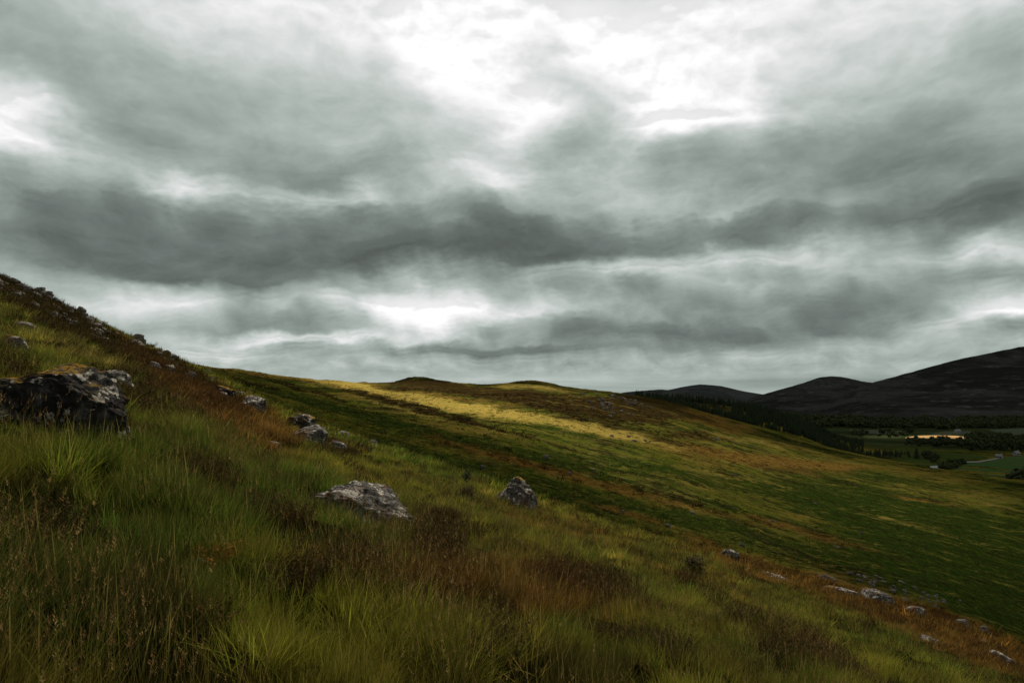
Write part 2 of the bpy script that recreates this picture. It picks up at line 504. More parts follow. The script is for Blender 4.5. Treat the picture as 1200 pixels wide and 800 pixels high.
M_GRASS = foliage_mat("grass_blades")
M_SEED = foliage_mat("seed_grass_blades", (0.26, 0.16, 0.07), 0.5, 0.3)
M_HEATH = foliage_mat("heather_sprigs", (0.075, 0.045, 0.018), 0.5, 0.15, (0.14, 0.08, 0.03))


def rock_material(name, pale=0.5, moss=0.0, dark=0.5, rust=0.3, sc=1.0):
    m, t = new_mat(name)
    tc = t.new('ShaderNodeTexCoord').outputs['Object']
    loc = t.new('ShaderNodeObjectInfo').outputs['Location']
    p = t.v('ADD', tc, loc)
    nrm = t.new('ShaderNodeNewGeometry').outputs['Normal']
    nzz = t.xyz(nrm)[2]
    n1 = t.noise(p, 3.0 * sc, 7, 0.62, 0.5)
    n2 = t.noise(p, 9.0 * sc, 6, 0.65, 0.3)
    n3 = t.noise(p, 1.3 * sc, 4, 0.55)
    n4 = t.noise(p, 28.0 * sc, 4, 0.6)
    vo = t.new('ShaderNodeTexVoronoi', feature='F1')
    t.put(vo.inputs['Vector'], t.v('ADD', p, t.v('SCALE', t.noise(p, 5 * sc, 3, 0.6, col=True), scale=0.5 / sc)))
    vo.inputs['Scale'].default_value = 5.5 * sc
    vd = vo.outputs['Distance']; vc = vo.outputs['Color']
    vr = t.xyz(vc)[0]
    kd = 1.0 - 0.6 * (dark > 0.9)
    c = t.mix(t.ss(n2, 0.35, 0.65), (0.055 * kd, 0.050 * kd, 0.046 * kd), (0.17 * kd, 0.155 * kd, 0.14 * kd))
    c = t.mix(t.m('MULTIPLY', t.ss(n1, 0.45, 0.58), dark), c, (0.014, 0.013, 0.013))
    # crusts of pale lichen with their own edges
    lich = t.m('MULTIPLY', t.ss(vd, 0.42, 0.30), t.ss(vr, 1.0 - pale, 1.0 - pale + 0.08))
    lich = t.m('MAXIMUM', lich, t.m('MULTIPLY', t.ss(n1, 0.43, 0.36), t.ss(nzz, 0.1, 0.7)))
    lich = t.m('MULTIPLY', lich, t.ss(n4, 0.36, 0.48))
    c = t.mix(t.m('MULTIPLY', lich, 0.9), c, t.mix(n4, (0.31, 0.285, 0.245), (0.62, 0.57, 0.48)))
    c = t.mix(t.m('MULTIPLY', t.ss(n3, 0.54, 0.66), rust), c, (0.13, 0.055, 0.02))
    ms = t.ss(t.m('ADD', nzz, t.m('MULTIPLY', t.m('SUBTRACT', n3, 0.5), 1.6)), 1.22 - 0.55 * moss, 1.38 - 0.45 * moss)
    if moss > 0:
        c = t.mix(ms, c, t.mix(n2, (0.10, 0.085, 0.012), (0.28, 0.13, 0.015)))
    ve = t.new('ShaderNodeTexVoronoi', feature='DISTANCE_TO_EDGE')
    t.put(ve.inputs['Vector'], t.v('ADD', t.v('MULTIPLY', p, (1.0, 1.0, 1.8)), t.v('SCALE', t.noise(p, 3 * sc, 4, 0.6, col=True), scale=0.6)))
    ve.inputs['Scale'].default_value = 1.7 * sc
    crack = t.ss(ve.outputs['Distance'], 0.035, 0.0)
    c = t.mix(t.m('MULTIPLY', crack, 0.8), c, (0.012, 0.010, 0.008))
    hgt = t.m('SUBTRACT', t.m('ADD', t.m('MULTIPLY', n2, 0.6), t.m('MULTIPLY', n4, 0.35)), t.m('MULTIPLY', crack, 0.7))
    finish(t, diffuse(t, c, 0.9, hgt, 0.6, 0.05 / sc, 0.06))
    return m


M_ROCK_DARK = rock_material("dark_lichened_rock", 0.34, 0.8, 1.0, 0.2, 1.0)
M_ROCK_PALE = rock_material("pale_lichened_rock", 0.62, 0.12, 0.45, 0.65, 1.0)
M_ROCK_OCHRE = rock_material("ochre_lichened_rock", 0.5, 0.8, 0.6, 0.5, 1.0)
M_STONE = rock_material("weathered_stone", 0.75, 0.15, 0.2, 0.4, 0.8)


# ------------------------------------------------------------------ the ground sheet
rows = np.concatenate([np.geomspace(0.5, 4, 60, endpoint=False), np.geomspace(4, 900, 760, endpoint=False), np.geomspace(900, 2500, 110, endpoint=False), np.geomspace(2500, 25500, 40)])
ucol = np.concatenate([np.linspace(-2.2, -0.95, 60, endpoint=False), np.linspace(-0.95, 0.95, 760, endpoint=False), np.linspace(0.95, 2.2, 60)])
D, U = np.meshgrid(rows, ucol, indexing='ij')
GX, GY = np.clip(U * D, -25500, 25500), D
GZ = ground_z(GX, GY)
verts = np.stack([GX, GY, GZ], -1).reshape(-1, 3)
fc = grid_faces(len(rows), len(ucol))[:, ::-1]
# the hillside behind the camera
bxs, bys = np.meshgrid(np.linspace(-120, 120, 90), np.linspace(-120, 0.5, 60), indexing='xy')
bz = ground_z(bxs, bys) - 0.02
bv = np.stack([bxs, bys, bz], -1).reshape(-1, 3)
bf = grid_faces(60, 90) + len(verts)
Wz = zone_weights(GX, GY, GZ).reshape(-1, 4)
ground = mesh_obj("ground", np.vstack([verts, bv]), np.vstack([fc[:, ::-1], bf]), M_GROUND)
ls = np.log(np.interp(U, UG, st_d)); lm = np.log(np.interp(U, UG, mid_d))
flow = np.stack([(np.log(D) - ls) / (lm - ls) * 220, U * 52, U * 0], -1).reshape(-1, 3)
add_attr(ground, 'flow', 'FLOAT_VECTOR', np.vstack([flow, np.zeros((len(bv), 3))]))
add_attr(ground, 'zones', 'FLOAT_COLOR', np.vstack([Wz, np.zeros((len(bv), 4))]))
tag(ground, kind='structure')


# ------------------------------------------------------------------ the overcast sky round the horizon
BLOBS = [
    # px, py, rx, ry, value: where the cloud is thick (+) and where it opens (-)
    (530, 60, 70, 95, -0.36), (480, 20, 120, 40, -0.2), (770, 60, 80, 70, -0.42), (650, 0, 150, 30, -0.20), (650, 60, 30, 30, 0.05), (775, 128, 60, 16, -0.30),
    (950, 5, 150, 36, -0.22), (880, 90, 45, 40, -0.22), (40, 135, 85, 38, -0.42), (130, 120, 60, 30, 0.12),
    (1130, 5, 110, 16, -0.10), (270, 15, 240, 40, -0.12),
    (505, 352, 105, 20, -0.46), (475, 375, 75, 20, -0.36), (560, 385, 70, 7, -0.15), (190, 352, 90, 14, -0.26), (350, 398, 90, 7, -0.36), (240, 410, 70, 6, -0.25),
    (1160, 287, 110, 12, -0.32), (850, 297, 110, 9, -0.26), (1165, 355, 70, 14, -0.50), (1090, 378, 50, 5, -0.2),
    (690, 312, 60, 7, -0.25), (620, 358, 50, 12, -0.05), (880, 325, 120, 9, -0.05),
    (230, 214, 44, 14, -0.30), (385, 228, 60, 13, -0.26), (600, 200, 70, 22, -0.24), (740, 235, 60, 14, -0.10), (850, 240, 50, 14, -0.12), (310, 225, 40, 8, -.12),
    (190, 130, 130, 45, 0.10), (40, 45, 80, 45, 0.08), (260, 80, 100, 35, 0.05), (300, 185, 140, 22, 0.12), (440, 190, 110, 20, 0.10),
    (90, 245, 130, 32, 0.14), (420, 262, 200, 22, 0.22), (440, 292, 150, 20, 0.40), (150, 298, 190, 26, 0.26), (560, 240, 150, 14, 0.08),
    (650, 140, 60, 24, 0.10), (850, 170, 110, 26, 0.12), (1020, 170, 150, 55, 0.17), (1170, 240, 90, 45, 0.22), (960, 255, 200, 16, 0.26),
    (630, 285, 90, 22, 0.32), (1050, 105, 100, 30, 0.04), (760, 262, 90, 15, .12),
    (810, 385, 220, 15, 0.38), (900, 350, 180, 14, 0.20), (1040, 355, 90, 12, .1), (735, 335, 90, 9, 0.12), (345, 368, 75, 15, 0.36), (300, 385, 120, 7, 0.12),
    (540, 408, 190, 6, 0.34), (700, 425, 200, 6, 0.10), (1180, 374, 40, 7, 0.22), (568, 382, 22, 5, 0.22), (640, 375, 60, 10, 0.22),
    (200, 275, 260, 40, 0.07), (420, 180, 160, 40, 0.06), (1080, 150, 140, 60, 0.05), (1100, 322, 80, 7, 0.12), (300, 328, 200, 8, 0.18),
]


def puff(x, y, seed, octv=5, rough=0.55):
    """rounded heaps with creases between them, -1..1"""
    v = 0; a = 1; t = 0
    for k in range(octv):
        v = v + a * (1 - 2.2 * np.abs(perlin(x * 2.03 ** k + 5.1 * k, y * 2.03 ** k - 3.7 * k, seed + k))); t += a; a *= rough
    return -v / t + 0.25


def banded(fn, az, te, q, seed, base=3.2, asp=1.9):
    """noise whose lumps get smaller towards the horizon, without shearing"""
    lv = np.clip(np.log2(0.62 / q) * 0.85, 0, 2.999)
    out = 0; wsum = 0
    for L in range(4):
        wt = np.clip(1 - np.abs(lv - L), 0, 1)
        f = base * 2 ** L
        out = out + wt * fn(az * f + 7.7 * L, te * f * asp * (1 + 0.25 * L) + 3.3 * L, seed + 31 * L)
        wsum = wsum + wt * wt
    return out / np.sqrt(wsum)


def sky_density(az, te):
    tp = np.maximum(te, 0)
    q = tp + 0.13
    wx = banded(lambda x, y, sd: fbm(x, y, sd, 6, 0.55), az, te, q, 501, 2.6, 1.6)
    wy = banded(lambda x, y, sd: fbm(x, y, sd, 6, 0.55), az, te, q, 821, 2.6, 1.6)
    amp = 0.010 + 0.19 * tp
    A = az + wx * amp * 1.5; T = te + wy * amp * 0.8
    bias = np.zeros(np.shape(az))
    for (bx, by, rx, ry, val) in BLOBS:
        uu = (bx - 600) / F; c = 1 / math.sqrt(1 + uu * uu)
        a0, t0 = math.atan(uu), (HZ - by) / F * c
        sa, st = rx / F * c * c * 1.15, ry / F * c * 1.15
        e = ((A - a0) / sa) ** 2 + ((T - t0) / st) ** 2
        bias = bias + val * np.exp(-e)
    wq = 0.05 + 0.1 * tp
    big = banded(lambda x, y, sd: fbm(x, y, sd, 8, 0.54), az + 0.3 * wx * wq, te + 0.2 * wy * wq, q, 541, 4.6, 1.7)
    pf = banded(lambda x, y, sd: puff(x, y, sd, 6, 0.58), az + 0.5 * wx * wq, te + 0.3 * wy * wq, q, 561, 4.6, 1.55)
    return bias * 1.05 + 0.17 * big + 0.16 * pf


def sky_color(az, te):
    """cloud brightness for a direction: az = azimuth, te = tangent of the elevation"""
    tp = np.maximum(te, 0)
    e = 0.004 + 0.022 * tp
    d0 = sky_density(az, te); d1 = sky_density(az - 0.3 * e, te + e)
    grad = np.clip((d1 - d0) / 0.045, -1.6, 1.6)          # dark undersides, lit upper rims
    d = 0.44 + d0 - 0.55 * np.maximum(tp - 0.26, 0) + 0.05 * sstep(tp, 0.10, 0.18) * (1 - sstep(tp, 0.24, 0.32))
    xs = [-0.5, -0.25, -0.05, 0.08, 0.19, 0.30, 0.44, 0.58, 0.74, 0.92, 1.2]
    lum = np.interp(d, xs, [1.08, 1.0, 0.92, 0.83, 0.69, 0.56, 0.42, 0.30, 0.19, 0.13, 0.10])
    lum = lum * (1 - 0.095 * grad)
    st1 = fbm(az * 2.2 + 3, te * 60, 601, 5, 0.6); st2 = fbm(az * 5, te * 150, 621, 4, 0.6)
    low = 0.345 + 0.16 * st1 + 0.06 * st2 + 0.10 * np.exp(-((az) / 0.25) ** 2)
    kk = sstep(te, 0.050, 0.014)
    lum = lum * (1 - kk) + low * kk
    g = sstep(lum, 0.92, 0.25)
    return np.stack([lum * (1 - 0.13 * g), lum * (1 + 0.03 * g), lum * (1 - 0.055 * g)], -1)




def build_sky():
    R = 42000.0
    a_f = np.linspace(-0.80, 0.80, 1250)
    a_r = np.linspace(0.80, 2 * np.pi - 0.80, 160)
    azs = np.concatenate([a_f, a_r[1:]])
    tes = np.concatenate([np.linspace(-0.06, 0.0, 8, endpoint=False), np.linspace(0.0, 0.60, 520), np.linspace(0.60, 0.74, 20)[1:]])
    T, A = np.meshgrid(tes, azs, indexing='ij')
    c = sky_color(np.where(A > np.pi, A - 2 * np.pi, A), T)
    V = np.stack([R * np.sin(A), R * np.cos(A), R * T], -1).reshape(-1, 3)
    m, t = new_mat("overcast")
    at = t.new('ShaderNodeAttribute', attribute_name='glow').outputs['Color']
    em = t.new('ShaderNodeEmission'); t.l.new(at, em.inputs[0]); em.inputs[1].default_value = 1.0
    finish(t, em.outputs[0])
    m.cycles.emission_sampling = 'NONE'
    o = mesh_obj("sky", V, grid_faces(*T.shape), m)
    add_attr(o, 'glow', 'FLOAT_COLOR', np.concatenate([np.clip(c, 0, 1.1).reshape(-1, 3), np.ones((c.size // 3, 1))], 1))
    tag(o, kind='structure')


build_sky()

# ------------------------------------------------------------------ far hills
def hill(name, ridge, d_base, d_ridge, mat, seed, amp=9.0, d_back=None, expo=1.0):
    """ridge: (px, py) of its crest; a solid hill with foot, face, crest and a back"""
    px = np.linspace(ridge[0][0], ridge[-1][0], 420)
    py = np.interp(px, [a for a, b in ridge], [b for a, b in ridge])
    k = np.ones(9) / 9
    py = np.convolve(np.pad(py, 4, mode='edge'), k, mode='valid')
    u = (px - 600) / F
    zr = (HZ - py) / F * d_ridge
    d_back = d_back or d_ridge * 1.5
    t = np.concatenate([np.linspace(0, 1, 120), np.linspace(1, 2, 40)[1:]])
    T, UU = np.meshgrid(t, u, indexing='ij')
    ZR = np.broadcast_to(zr, T.shape)
    Dd = np.where(T <= 1, d_base + (d_ridge - d_base) * T, d_ridge + (d_back - d_ridge) * (T - 1))
    s = np.where(T <= 1, T ** expo * (1 - 0.25 * np.sin(np.pi * T)), 1 - (T - 1) ** 1.4)
    X = UU * Dd; Y = Dd
    env = np.sin(np.pi * np.clip(T, 0, 1)) ** 0.6
    Z = VALLEY - 3 + (ZR - VALLEY + 3) * s + amp * env * fbm(X / 260, Y / 420, seed, 5) + amp * 0.12 * fbm(X / 40, Y / 60, seed + 9, 3)
    V = np.stack([X, Y, Z], -1).reshape(-1, 3)
    o = mesh_obj(name, V, grid_faces(*T.shape), mat)
    tag(o, kind='structure')
    return o


def hill_material(name, a, b, c, sc=1.0):
    m, t = new_mat(name)
    pos = t.new('ShaderNodeNewGeometry').outputs['Position']
    p = t.v('MULTIPLY', pos, (1.0, 0.55, 3.0))
    n1 = t.noise(p, 0.0035 * sc, 8, 0.62, 0.8)
    n2 = t.noise(t.v('MULTIPLY', pos, (1.0, 1.0, 6.0)), 0.011 * sc, 7, 0.68)
    cc = t.mix(t.ss(n1, 0.40, 0.60), a, b)
    cc = t.mix(t.m('MULTIPLY', t.ss(n2, 0.54, 0.70), 0.8), cc, c)
    n3 = t.noise(t.v('MULTIPLY', pos, (1.0, 0.4, 1.0)), 0.04 * sc, 6, 0.7)
    cc = t.mix(t.m('MULTIPLY', t.ss(n3, 0.5, 0.62), 0.5), cc, (0.013, 0.015, 0.013))
    finish(t, matte(t, cc, n2, 0.9, 14.0))
    return m


M_HILL = hill_material("heather_hill", (0.018, 0.020, 0.019), (0.042, 0.044, 0.042), (0.098, 0.098, 0.094))
M_HILL2 = hill_material("far_hill", (0.034, 0.038, 0.038), (0.054, 0.058, 0.058), (0.075, 0.078, 0.078))
hill("hill", [(640, 476), (700, 466), (735, 459), (775, 456), (783, 457), (800, 453), (820, 450), (845, 452), (870, 458), (895, 462), (960, 474), (1010, 482)], 3600, 5600, M_HILL2, 101, 8)
hill("hill", [(830, 486), (870, 470), (890, 463), (915, 456), (940, 449), (960, 442), (975, 440.5), (990, 442), (1012, 447), (1040, 450), (1100, 460), (1200, 480)], 2700, 4200, M_HILL, 111, 12)
hill("hill", [(930, 492), (960, 478), (985, 465), (1010, 452), (1030, 446), (1060, 438), (1100, 427), (1130, 419), (1150, 416), (1175, 410), (1200, 406), (1300, 380), (1500, 350), (1900, 340), (2400, 380)], 1950, 3300, M_HILL, 121, 16)

# ------------------------------------------------------------------ added unseen deck high overhead, its gaps shaped to place the sunlight
CH = 5000.0
def sun_blocker_material():
    m, t = new_mat("cloud")  # added blocker out of view, opened only where sunlight is wanted
    pos = t.new('ShaderNodeNewGeometry').outputs['Position']
    x, y, z = t.xyz(pos)
    k = t.m('DIVIDE', t.m('ADD', z, 15.0), sdir.z)
    gx = t.m('SUBTRACT', x, t.m('MULTIPLY', k, sdir.x))
    gy = t.m('SUBTRACT', y, t.m('MULTIPLY', k, sdir.y))
    g = t.comb(gx, gy, 0.0)
    wn_ = t.v('SUBTRACT', t.noise(g, 0.004, 4, 0.6, col=True), (0.5, 0.5, 0.5))
    gw = t.v('ADD', g, t.v('SCALE', wn_, scale=110.0))
    tot = None
    for (cx, cy, rx, ry, an, s) in GAPS:
        a = math.radians(an); c_, s_ = math.cos(a), math.sin(a)
        d_ = t.v('SUBTRACT', gw, (cx, cy, 0))
        e1 = t.m('DIVIDE', t.v('DOT_PRODUCT', d_, (c_, s_, 0)), rx)
        e2 = t.m('DIVIDE', t.v('DOT_PRODUCT', d_, (-s_, c_, 0)), ry)
        r2 = t.m('ADD', t.m('MULTIPLY', e1, e1), t.m('MULTIPLY', e2, e2))
        q = t.m('MULTIPLY', t.ss(r2, 1.8, 0.15), s)
        tot = q if tot is None else t.m('MAXIMUM', tot, q)
    tr = t.new('ShaderNodeBsdfTransparent')
    tl = t.new('ShaderNodeBsdfTranslucent'); tl.inputs[0].default_value = (0.16, 0.165, 0.16, 1)
    mx = t.new('ShaderNodeMixShader')
    t.put(mx.inputs[0], t.m('SUBTRACT', 1.0, t.m('MAXIMUM', tot, 0.05)))
    t.l.new(tr.outputs[0], mx.inputs[1]); t.l.new(tl.outputs[0], mx.inputs[2])
    finish(t, mx.outputs[0])
    return m


GAPS = [  # on the ground: x, y, half length, half width, angle of the long axis, how open
    (-10, 430, 250, 110, -70, 0.60),
    (-52, 345, 230, 50, -68, 1.0),
    (118, 325, 180, 85, 50, 0.50),
    (-34, 37, 62, 40, 0, 1.0),
    (25, 40, 60, 40, 30, 0.35),
    (730, 1290, 120, 50, 0, 0.9),
]
cx_, cy_ = np.meshgrid(np.linspace(-14000, 14000, 120), np.linspace(-9000, 8800, 90), indexing='xy')
cz_ = CH + 160 * fbm(cx_ / 1500, cy_ / 1500, 77, 4)
deck = mesh_obj("sun_blocker", np.stack([cx_, cy_, cz_], -1).reshape(-1, 3), grid_faces(90, 120), sun_blocker_material())
tag(deck, kind='structure')


# ------------------------------------------------------------------ rocks
def _ico(sub):
    bm = bmesh.new(); bmesh.ops.create_icosphere(bm, subdivisions=sub, radius=1.0)
    v = np.array([q.co[:] for q in bm.verts]); f = np.array([[q.index for q in p.verts] for p in bm.faces])
    bm.free()
    return v, f
ICO = {k: _ico(k) for k in (3, 4, 5, 6)}


def n3d(p, seed):
    return (fbm(p[:, 0], p[:, 1] + 0.7 * p[:, 2], seed, 3) + fbm(p[:, 1], p[:, 2] - 0.6 * p[:, 0], seed + 50, 3) + fbm(p[:, 2] + 0.3 * p[:, 1], p[:, 0], seed + 90, 3)) / 3


def rock_shape(seed, sx, sy, sz, sub=4, cuts=9, rough=0.16, flat=1.0):
    rs = np.random.default_rng(seed)
    v, f = ICO[sub]
    v = np.sign(v) * np.abs(v) ** 0.62
    v /= np.abs(v).max()
    for _ in range(cuts):       # flat cleaved faces
        n = rs.normal(size=3); n[2] = abs(n[2]) * 0.8 * flat + 0.05; n /= np.linalg.norm(n)
        h = rs.uniform(0.78, 1.05)
        d = v @ n - h
        v -= np.outer(np.maximum(d, 0) * 0.93, n)
    r = 1 + rough * 1.6 * n3d(v * 1.6, seed)[:, None] + rough * 0.8 * n3d(v * 5.0, seed + 7)[:, None]
    v = v * r
    if sub >= 5:
        v *= 1 + rough * 0.35 * n3d(v * 14.0, seed + 3)[:, None]
    return v * np.array([sx, sy, sz]), f


def put_rock(px, py, wpx, hpx, mat, label, seed, tilt=0.0, group=None, cat='rock', name='rock', depth=0.8, sub=4, dmin=2.5, sink=0.35, cuts=9, prof=None):
    x, y, z = find(px, py, dmin)
    k = y / F
    sx = wpx * 0.5 * k; sz = hpx * k / (2 - sink * 2) * 1.15; sy = sx * depth
    v, f = rock_shape(seed, sx, sy, sz, sub, cuts)
    if prof is not None:      # lean the outline: profile of the top along x
        t = v[:, 0] / sx
        v[:, 2] *= np.interp(t, prof[0], prof[1])
    o = mesh_obj(name, v, f, mat, smooth=(sub >= 4))
    o.location = (x, y + sy * 0.5, z + sz * (1 - sink * 2) * 0.5 - 0.02)
    o.rotation_euler = (0, math.radians(tilt), 0)
    tag(o, label, cat, group)
    CLEAR.append((x, y + sy * 0.5, sx, sy))
    return o


CLEAR = []       # where a rock stands no grass grows
# the named boulders
put_rock(58, 499, 160, 78, M_ROCK_DARK, 'large black boulder with orange moss along its top, at the left edge of the photo', 3, 12, sub=6, sink=0.22, depth=0.62,
         prof=([-1, -0.6, -0.1, 0.3, 0.7, 1.0], [0.62, 0.85, 1.12, 1.15, 0.95, 0.7]), cuts=12)
put_rock(126, 452, 50, 20, M_ROCK_PALE, 'low pinkish slab just behind the big black boulder', 5, 4, sub=5, depth=0.8)
put_rock(12, 402 + 8, 30, 18, M_ROCK_OCHRE, 'brown mossy rock cut by the left edge above the black boulder', 8, 8, sub=4)
put_rock(418, 609, 122, 43, M_ROCK_PALE, 'flat pale boulder blotched with lichen, alone in the green grass', 24, 12, sub=6, sink=0.25, depth=0.75,
         prof=([-1, -0.75, -0.4, 0.2, 0.7, 1.0], [0.8, 0.95, 1.05, 1.05, 0.95, 0.7]), cuts=7)
put_rock(606, 592, 46, 31, M_ROCK_OCHRE, 'upright ochre and grey boulder on the brow in the middle of the slope', 31, 16, sub=5, sink=0.22,
         prof=([-1, -0.4, 0.1, 0.6, 1.0], [0.6, 1.1, 1.05, 0.9, 0.7]), cuts=11)
put_rock(360, 524, 40, 28, M_ROCK_PALE, 'pointed pale boulder with an ochre crest, front of the rock pair left of centre', 41, 22, sub=5, sink=0.2, cuts=11)
put_rock(352, 503, 34, 20, M_ROCK_DARK, 'dark mossy rock directly behind the pointed pale boulder', 44, 18, sub=5, sink=0.2)
put_rock(393, 528, 24, 11, M_ROCK_PALE, 'small pale rock at the right foot of the pointed boulder', 46, 14, sub=4)
put_rock(296, 480, 28, 16, M_ROCK_PALE, 'rounded grey rock in rust heather up the slope from the rock pair', 49, 18, sub=5)
put_rock(282, 466, 12, 8, M_STONE, 'small grey rock just uphill of the rounded grey rock', 50, 15)
put_rock(262, 461, 26, 9, M_ROCK_DARK, 'low dark rock at the top of the rust heather patch', 51, 10)
put_rock(318, 521, 18, 4, M_STONE, 'thin pale stone lying flat in grass left of the pointed boulder', 52, 4)
put_rock(402, 511, 16, 6, M_STONE, 'small bright stone on the brow right of the rock pair', 53, 6)
put_rock(434, 521, 16, 6, M_STONE, 'small pinkish stone on the brow, farthest right of the rock group', 54, 6)
put_rock(231, 664, 20, 12, M_ROCK_PALE, 'half buried pale stone beside the orange plant in the foreground', 56, 0, sub=5)
put_rock(857, 654, 20, 10, M_ROCK_PALE, 'grey boulder at the upper end of the right hand outcrop', 60, 12, sub=4)
put_rock(910, 679, 36, 5, M_STONE, 'long low pale ledge below the grey boulder on the right', 61, 18, depth=0.5)
put_rock(970, 681, 20, 8, M_ROCK_OCHRE, 'tawny rock above the white ledge on the right hand brow', 62, 16)
put_rock(990, 696, 42, 6, M_STONE, 'long white ledge at the middle of the right hand outcrop', 63, 12, depth=0.45)
put_rock(1030, 706, 36, 13, M_ROCK_PALE, 'cluster forming grey crag at the lower end of the white ledge', 64, 18, sub=5)
put_rock(1076, 721, 26, 9, M_ROCK_PALE, 'rounded grey boulder standing alone right of the crag', 65, 14)
put_rock(1130, 733, 14, 6, M_STONE, 'small grey stone downhill of the rounded grey boulder', 66, 10)
put_rock(1154, 742, 12, 8, M_STONE, 'white upright stone near the right edge on the brow', 67, 10)
put_rock(1153, 755, 8, 6, M_STONE, 'small pale stone just below the white upright stone', 68, 5)
put_rock(706, 694, 14, 5, M_STONE, 'tiny pale stone in grass below the dark mound bush', 69, 5)
put_rock(1096, 754, 26, 5, M_ROCK_PALE, 'thin tawny stone sunk in rust grass, lower right', 70, 22)
put_rock(1180, 775, 40, 6, M_STONE, 'slanting grey slab in the rust grass at the lower right corner', 71, 35, depth=0.35)

rs = np.random.default_rng(5)
proto = {}
def stone_proto(k):
    if k not in proto:
        v, f = rock_shape(900 + k, 1, 0.8, 0.7, 4, 8)
        me_o = mesh_obj("stone", v, f, M_STONE if k % 3 else M_ROCK_PALE, link=False)
        proto[k] = me_o.data
    return proto[k]


def scatter_stone(px, py, wpx, hpx, label, group, dmin=2.5):
    x, y, z = find(px, py, dmin)
    o = bpy.data.objects.new("stone", stone_proto(int(rs.integers(0, 9))))
    COL.objects.link(o)
    k = y / F
    near_ = y < 130
    o.location = (x, y, z + hpx * k * (0.62 if near_ else 0.10))
    o.scale = (wpx * k * 0.58, wpx * k * 0.5, hpx * k * (1.0 if near_ else 0.75))
    if near_: CLEAR.append((x, y - 0.2, wpx * k * 0.9, wpx * k * 0.9))
    o.rotation_euler = (rs.uniform(-.2, .2), rs.uniform(0, .5), rs.uniform(-0.7, 0.7))
    tag(o, label, 'stone', group)


def hill_label(px):
    k = int(np.clip(px // 65, 0, 3))
    return (['one of the grey stones in dark heather on the skyline at the very left edge', 'one of the grey stones on the left skyline directly above the big black boulder',
             'one of the grey stones in the rocky outcrop halfway down the left skyline', 'one of the grey stones at the low end of the left skyline'][k],
            ['skyline stones at the left edge', 'skyline stones above the black boulder', 'stones of the outcrop halfway down the skyline', 'stones at the low end of the skyline'][k])


for (px, py, a, b) in [(6, 327, 8, 5), (26, 337, 6, 4), (43, 349, 9, 5), (17, 332, 10, 5), (58, 352, 5, 4), (47, 341, 9, 6), (55, 347, 10, 5), (64, 360, 4, 4), (69, 364, 6, 4),
                       (95, 368, 9, 7), (99, 374, 7, 6), (104, 378, 8, 6), (109, 383, 8, 4), (114, 385, 9, 5), (120, 388, 12, 4), (126, 391, 6, 3),
                       (83, 384, 7, 4), (87, 380, 5, 4), (54, 365, 6, 3), (27, 364, 5, 3), (30, 382, 16, 4), (110, 396, 10, 3), (118, 399, 12, 3), (132, 404, 9, 3),
                       (162, 397, 9, 6), (158, 404, 12, 5), (167, 401, 6, 4), (204, 422, 8, 6), (196, 415, 6, 4), (182, 430, 10, 5), (224, 440, 7, 4),
                       (248, 445, 6, 3), (70, 371, 6, 3), (137, 393, 6, 3), (146, 410, 5, 3), (88, 375, 4, 3)]:
    scatter_stone(px, py + 1, a * 1.15, b, *hill_label(px))
for _ in range(90):
    px = rs.uniform(-20, 262); f = rs.beta(1.1, 1.8)
    py = np.interp(px, PXG, brow_py) + 3 + f * 26 + rs.normal() * 2
    a = rs.choice([3, 4, 5, 7, 9], p=[.3, .3, .2, .14, .06])
    scatter_stone(px, py, a * rs.uniform(1, 1.6), a * rs.uniform(.6, .9), *hill_label(px))
for _ in range(46):
    t_ = rs.uniform(-1, 1)
    px = 1050 + 60 * t_ + rs.normal() * 8; py = 690 + 19 * t_ + rs.normal() * 4
    scatter_stone(px, py, rs.uniform(2.5, 6), rs.uniform(2, 4), 'one of the small stones in the scree below the right hand brow', 'scree stones below the right hand brow', 110)
for _ in range(60):
    t_ = rs.normal()
    px = 705 + 14 * t_; py = 472 + 5 * t_ + rs.normal() * 4.5
    if rs.random() < 0.4: px, py = rs.uniform(715, 765), 0; py = 463 + (px - 715) * 0.32 + rs.normal() * 1.5
    scatter_stone(px, py, rs.uniform(2, 5), rs.uniform(1.5, 4), 'one of the grey crag stones on the dark knoll of the far slope', 'crag stones on the dark knoll', 200)
for (px, py, lab) in [
        (737, 512, 'pale stone in the tawny band under the dark knoll, uphill stone of the loose trio'),
        (744, 517, 'pale stone in the tawny band under the dark knoll, middle stone of the loose trio'),
        (756, 517, 'pale stone in the tawny band under the dark knoll, right stone of the loose trio'),
        (717, 511, 'small stone at the right end of the sunlit strip of grass'),
        (565, 549, 'pinkish stone in dark green grass just uphill of the ochre boulder'),
        (640, 538, 'small stone on the green slope above and right of the ochre boulder'),
        (695, 551, 'lone pale stone in the middle of the green slope, right of centre'),
        (667, 556, 'small stone on the brown band behind the ochre boulder'),
        (730, 601, 'pale stone on the tawny strip just behind the grassy brow'),
        (783, 617, 'lone stone on dark grass just behind the brow, above the mound bush'),
        (862, 557, 'small stone on the far part of the middle slope below the rust patch'),
        (840, 515, 'tiny pale stone in rust grass below the conifer plantation'),
        (812, 602, 'lone stone on the middle slope above the right hand grey boulder'),
        (905, 611, 'small pale stone on the brown band across the right of the middle slope'),
        (955, 590, 'tiny stone on the broad dark green part of the slope'),
        (1010, 625, 'lone stone in the dark green hollow above the scree'),
        (870, 640, 'stone just uphill and right of the first boulder of the right hand outcrop'),
        (980, 642, 'stone on the yellow strip above the right hand outcrop'),
        (1125, 704, 'single stone on the dark grass at the far end of the scree')]:
    scatter_stone(px, py, rs.uniform(3.5, 6), rs.uniform(2.2, 3.6), lab, None, 90)


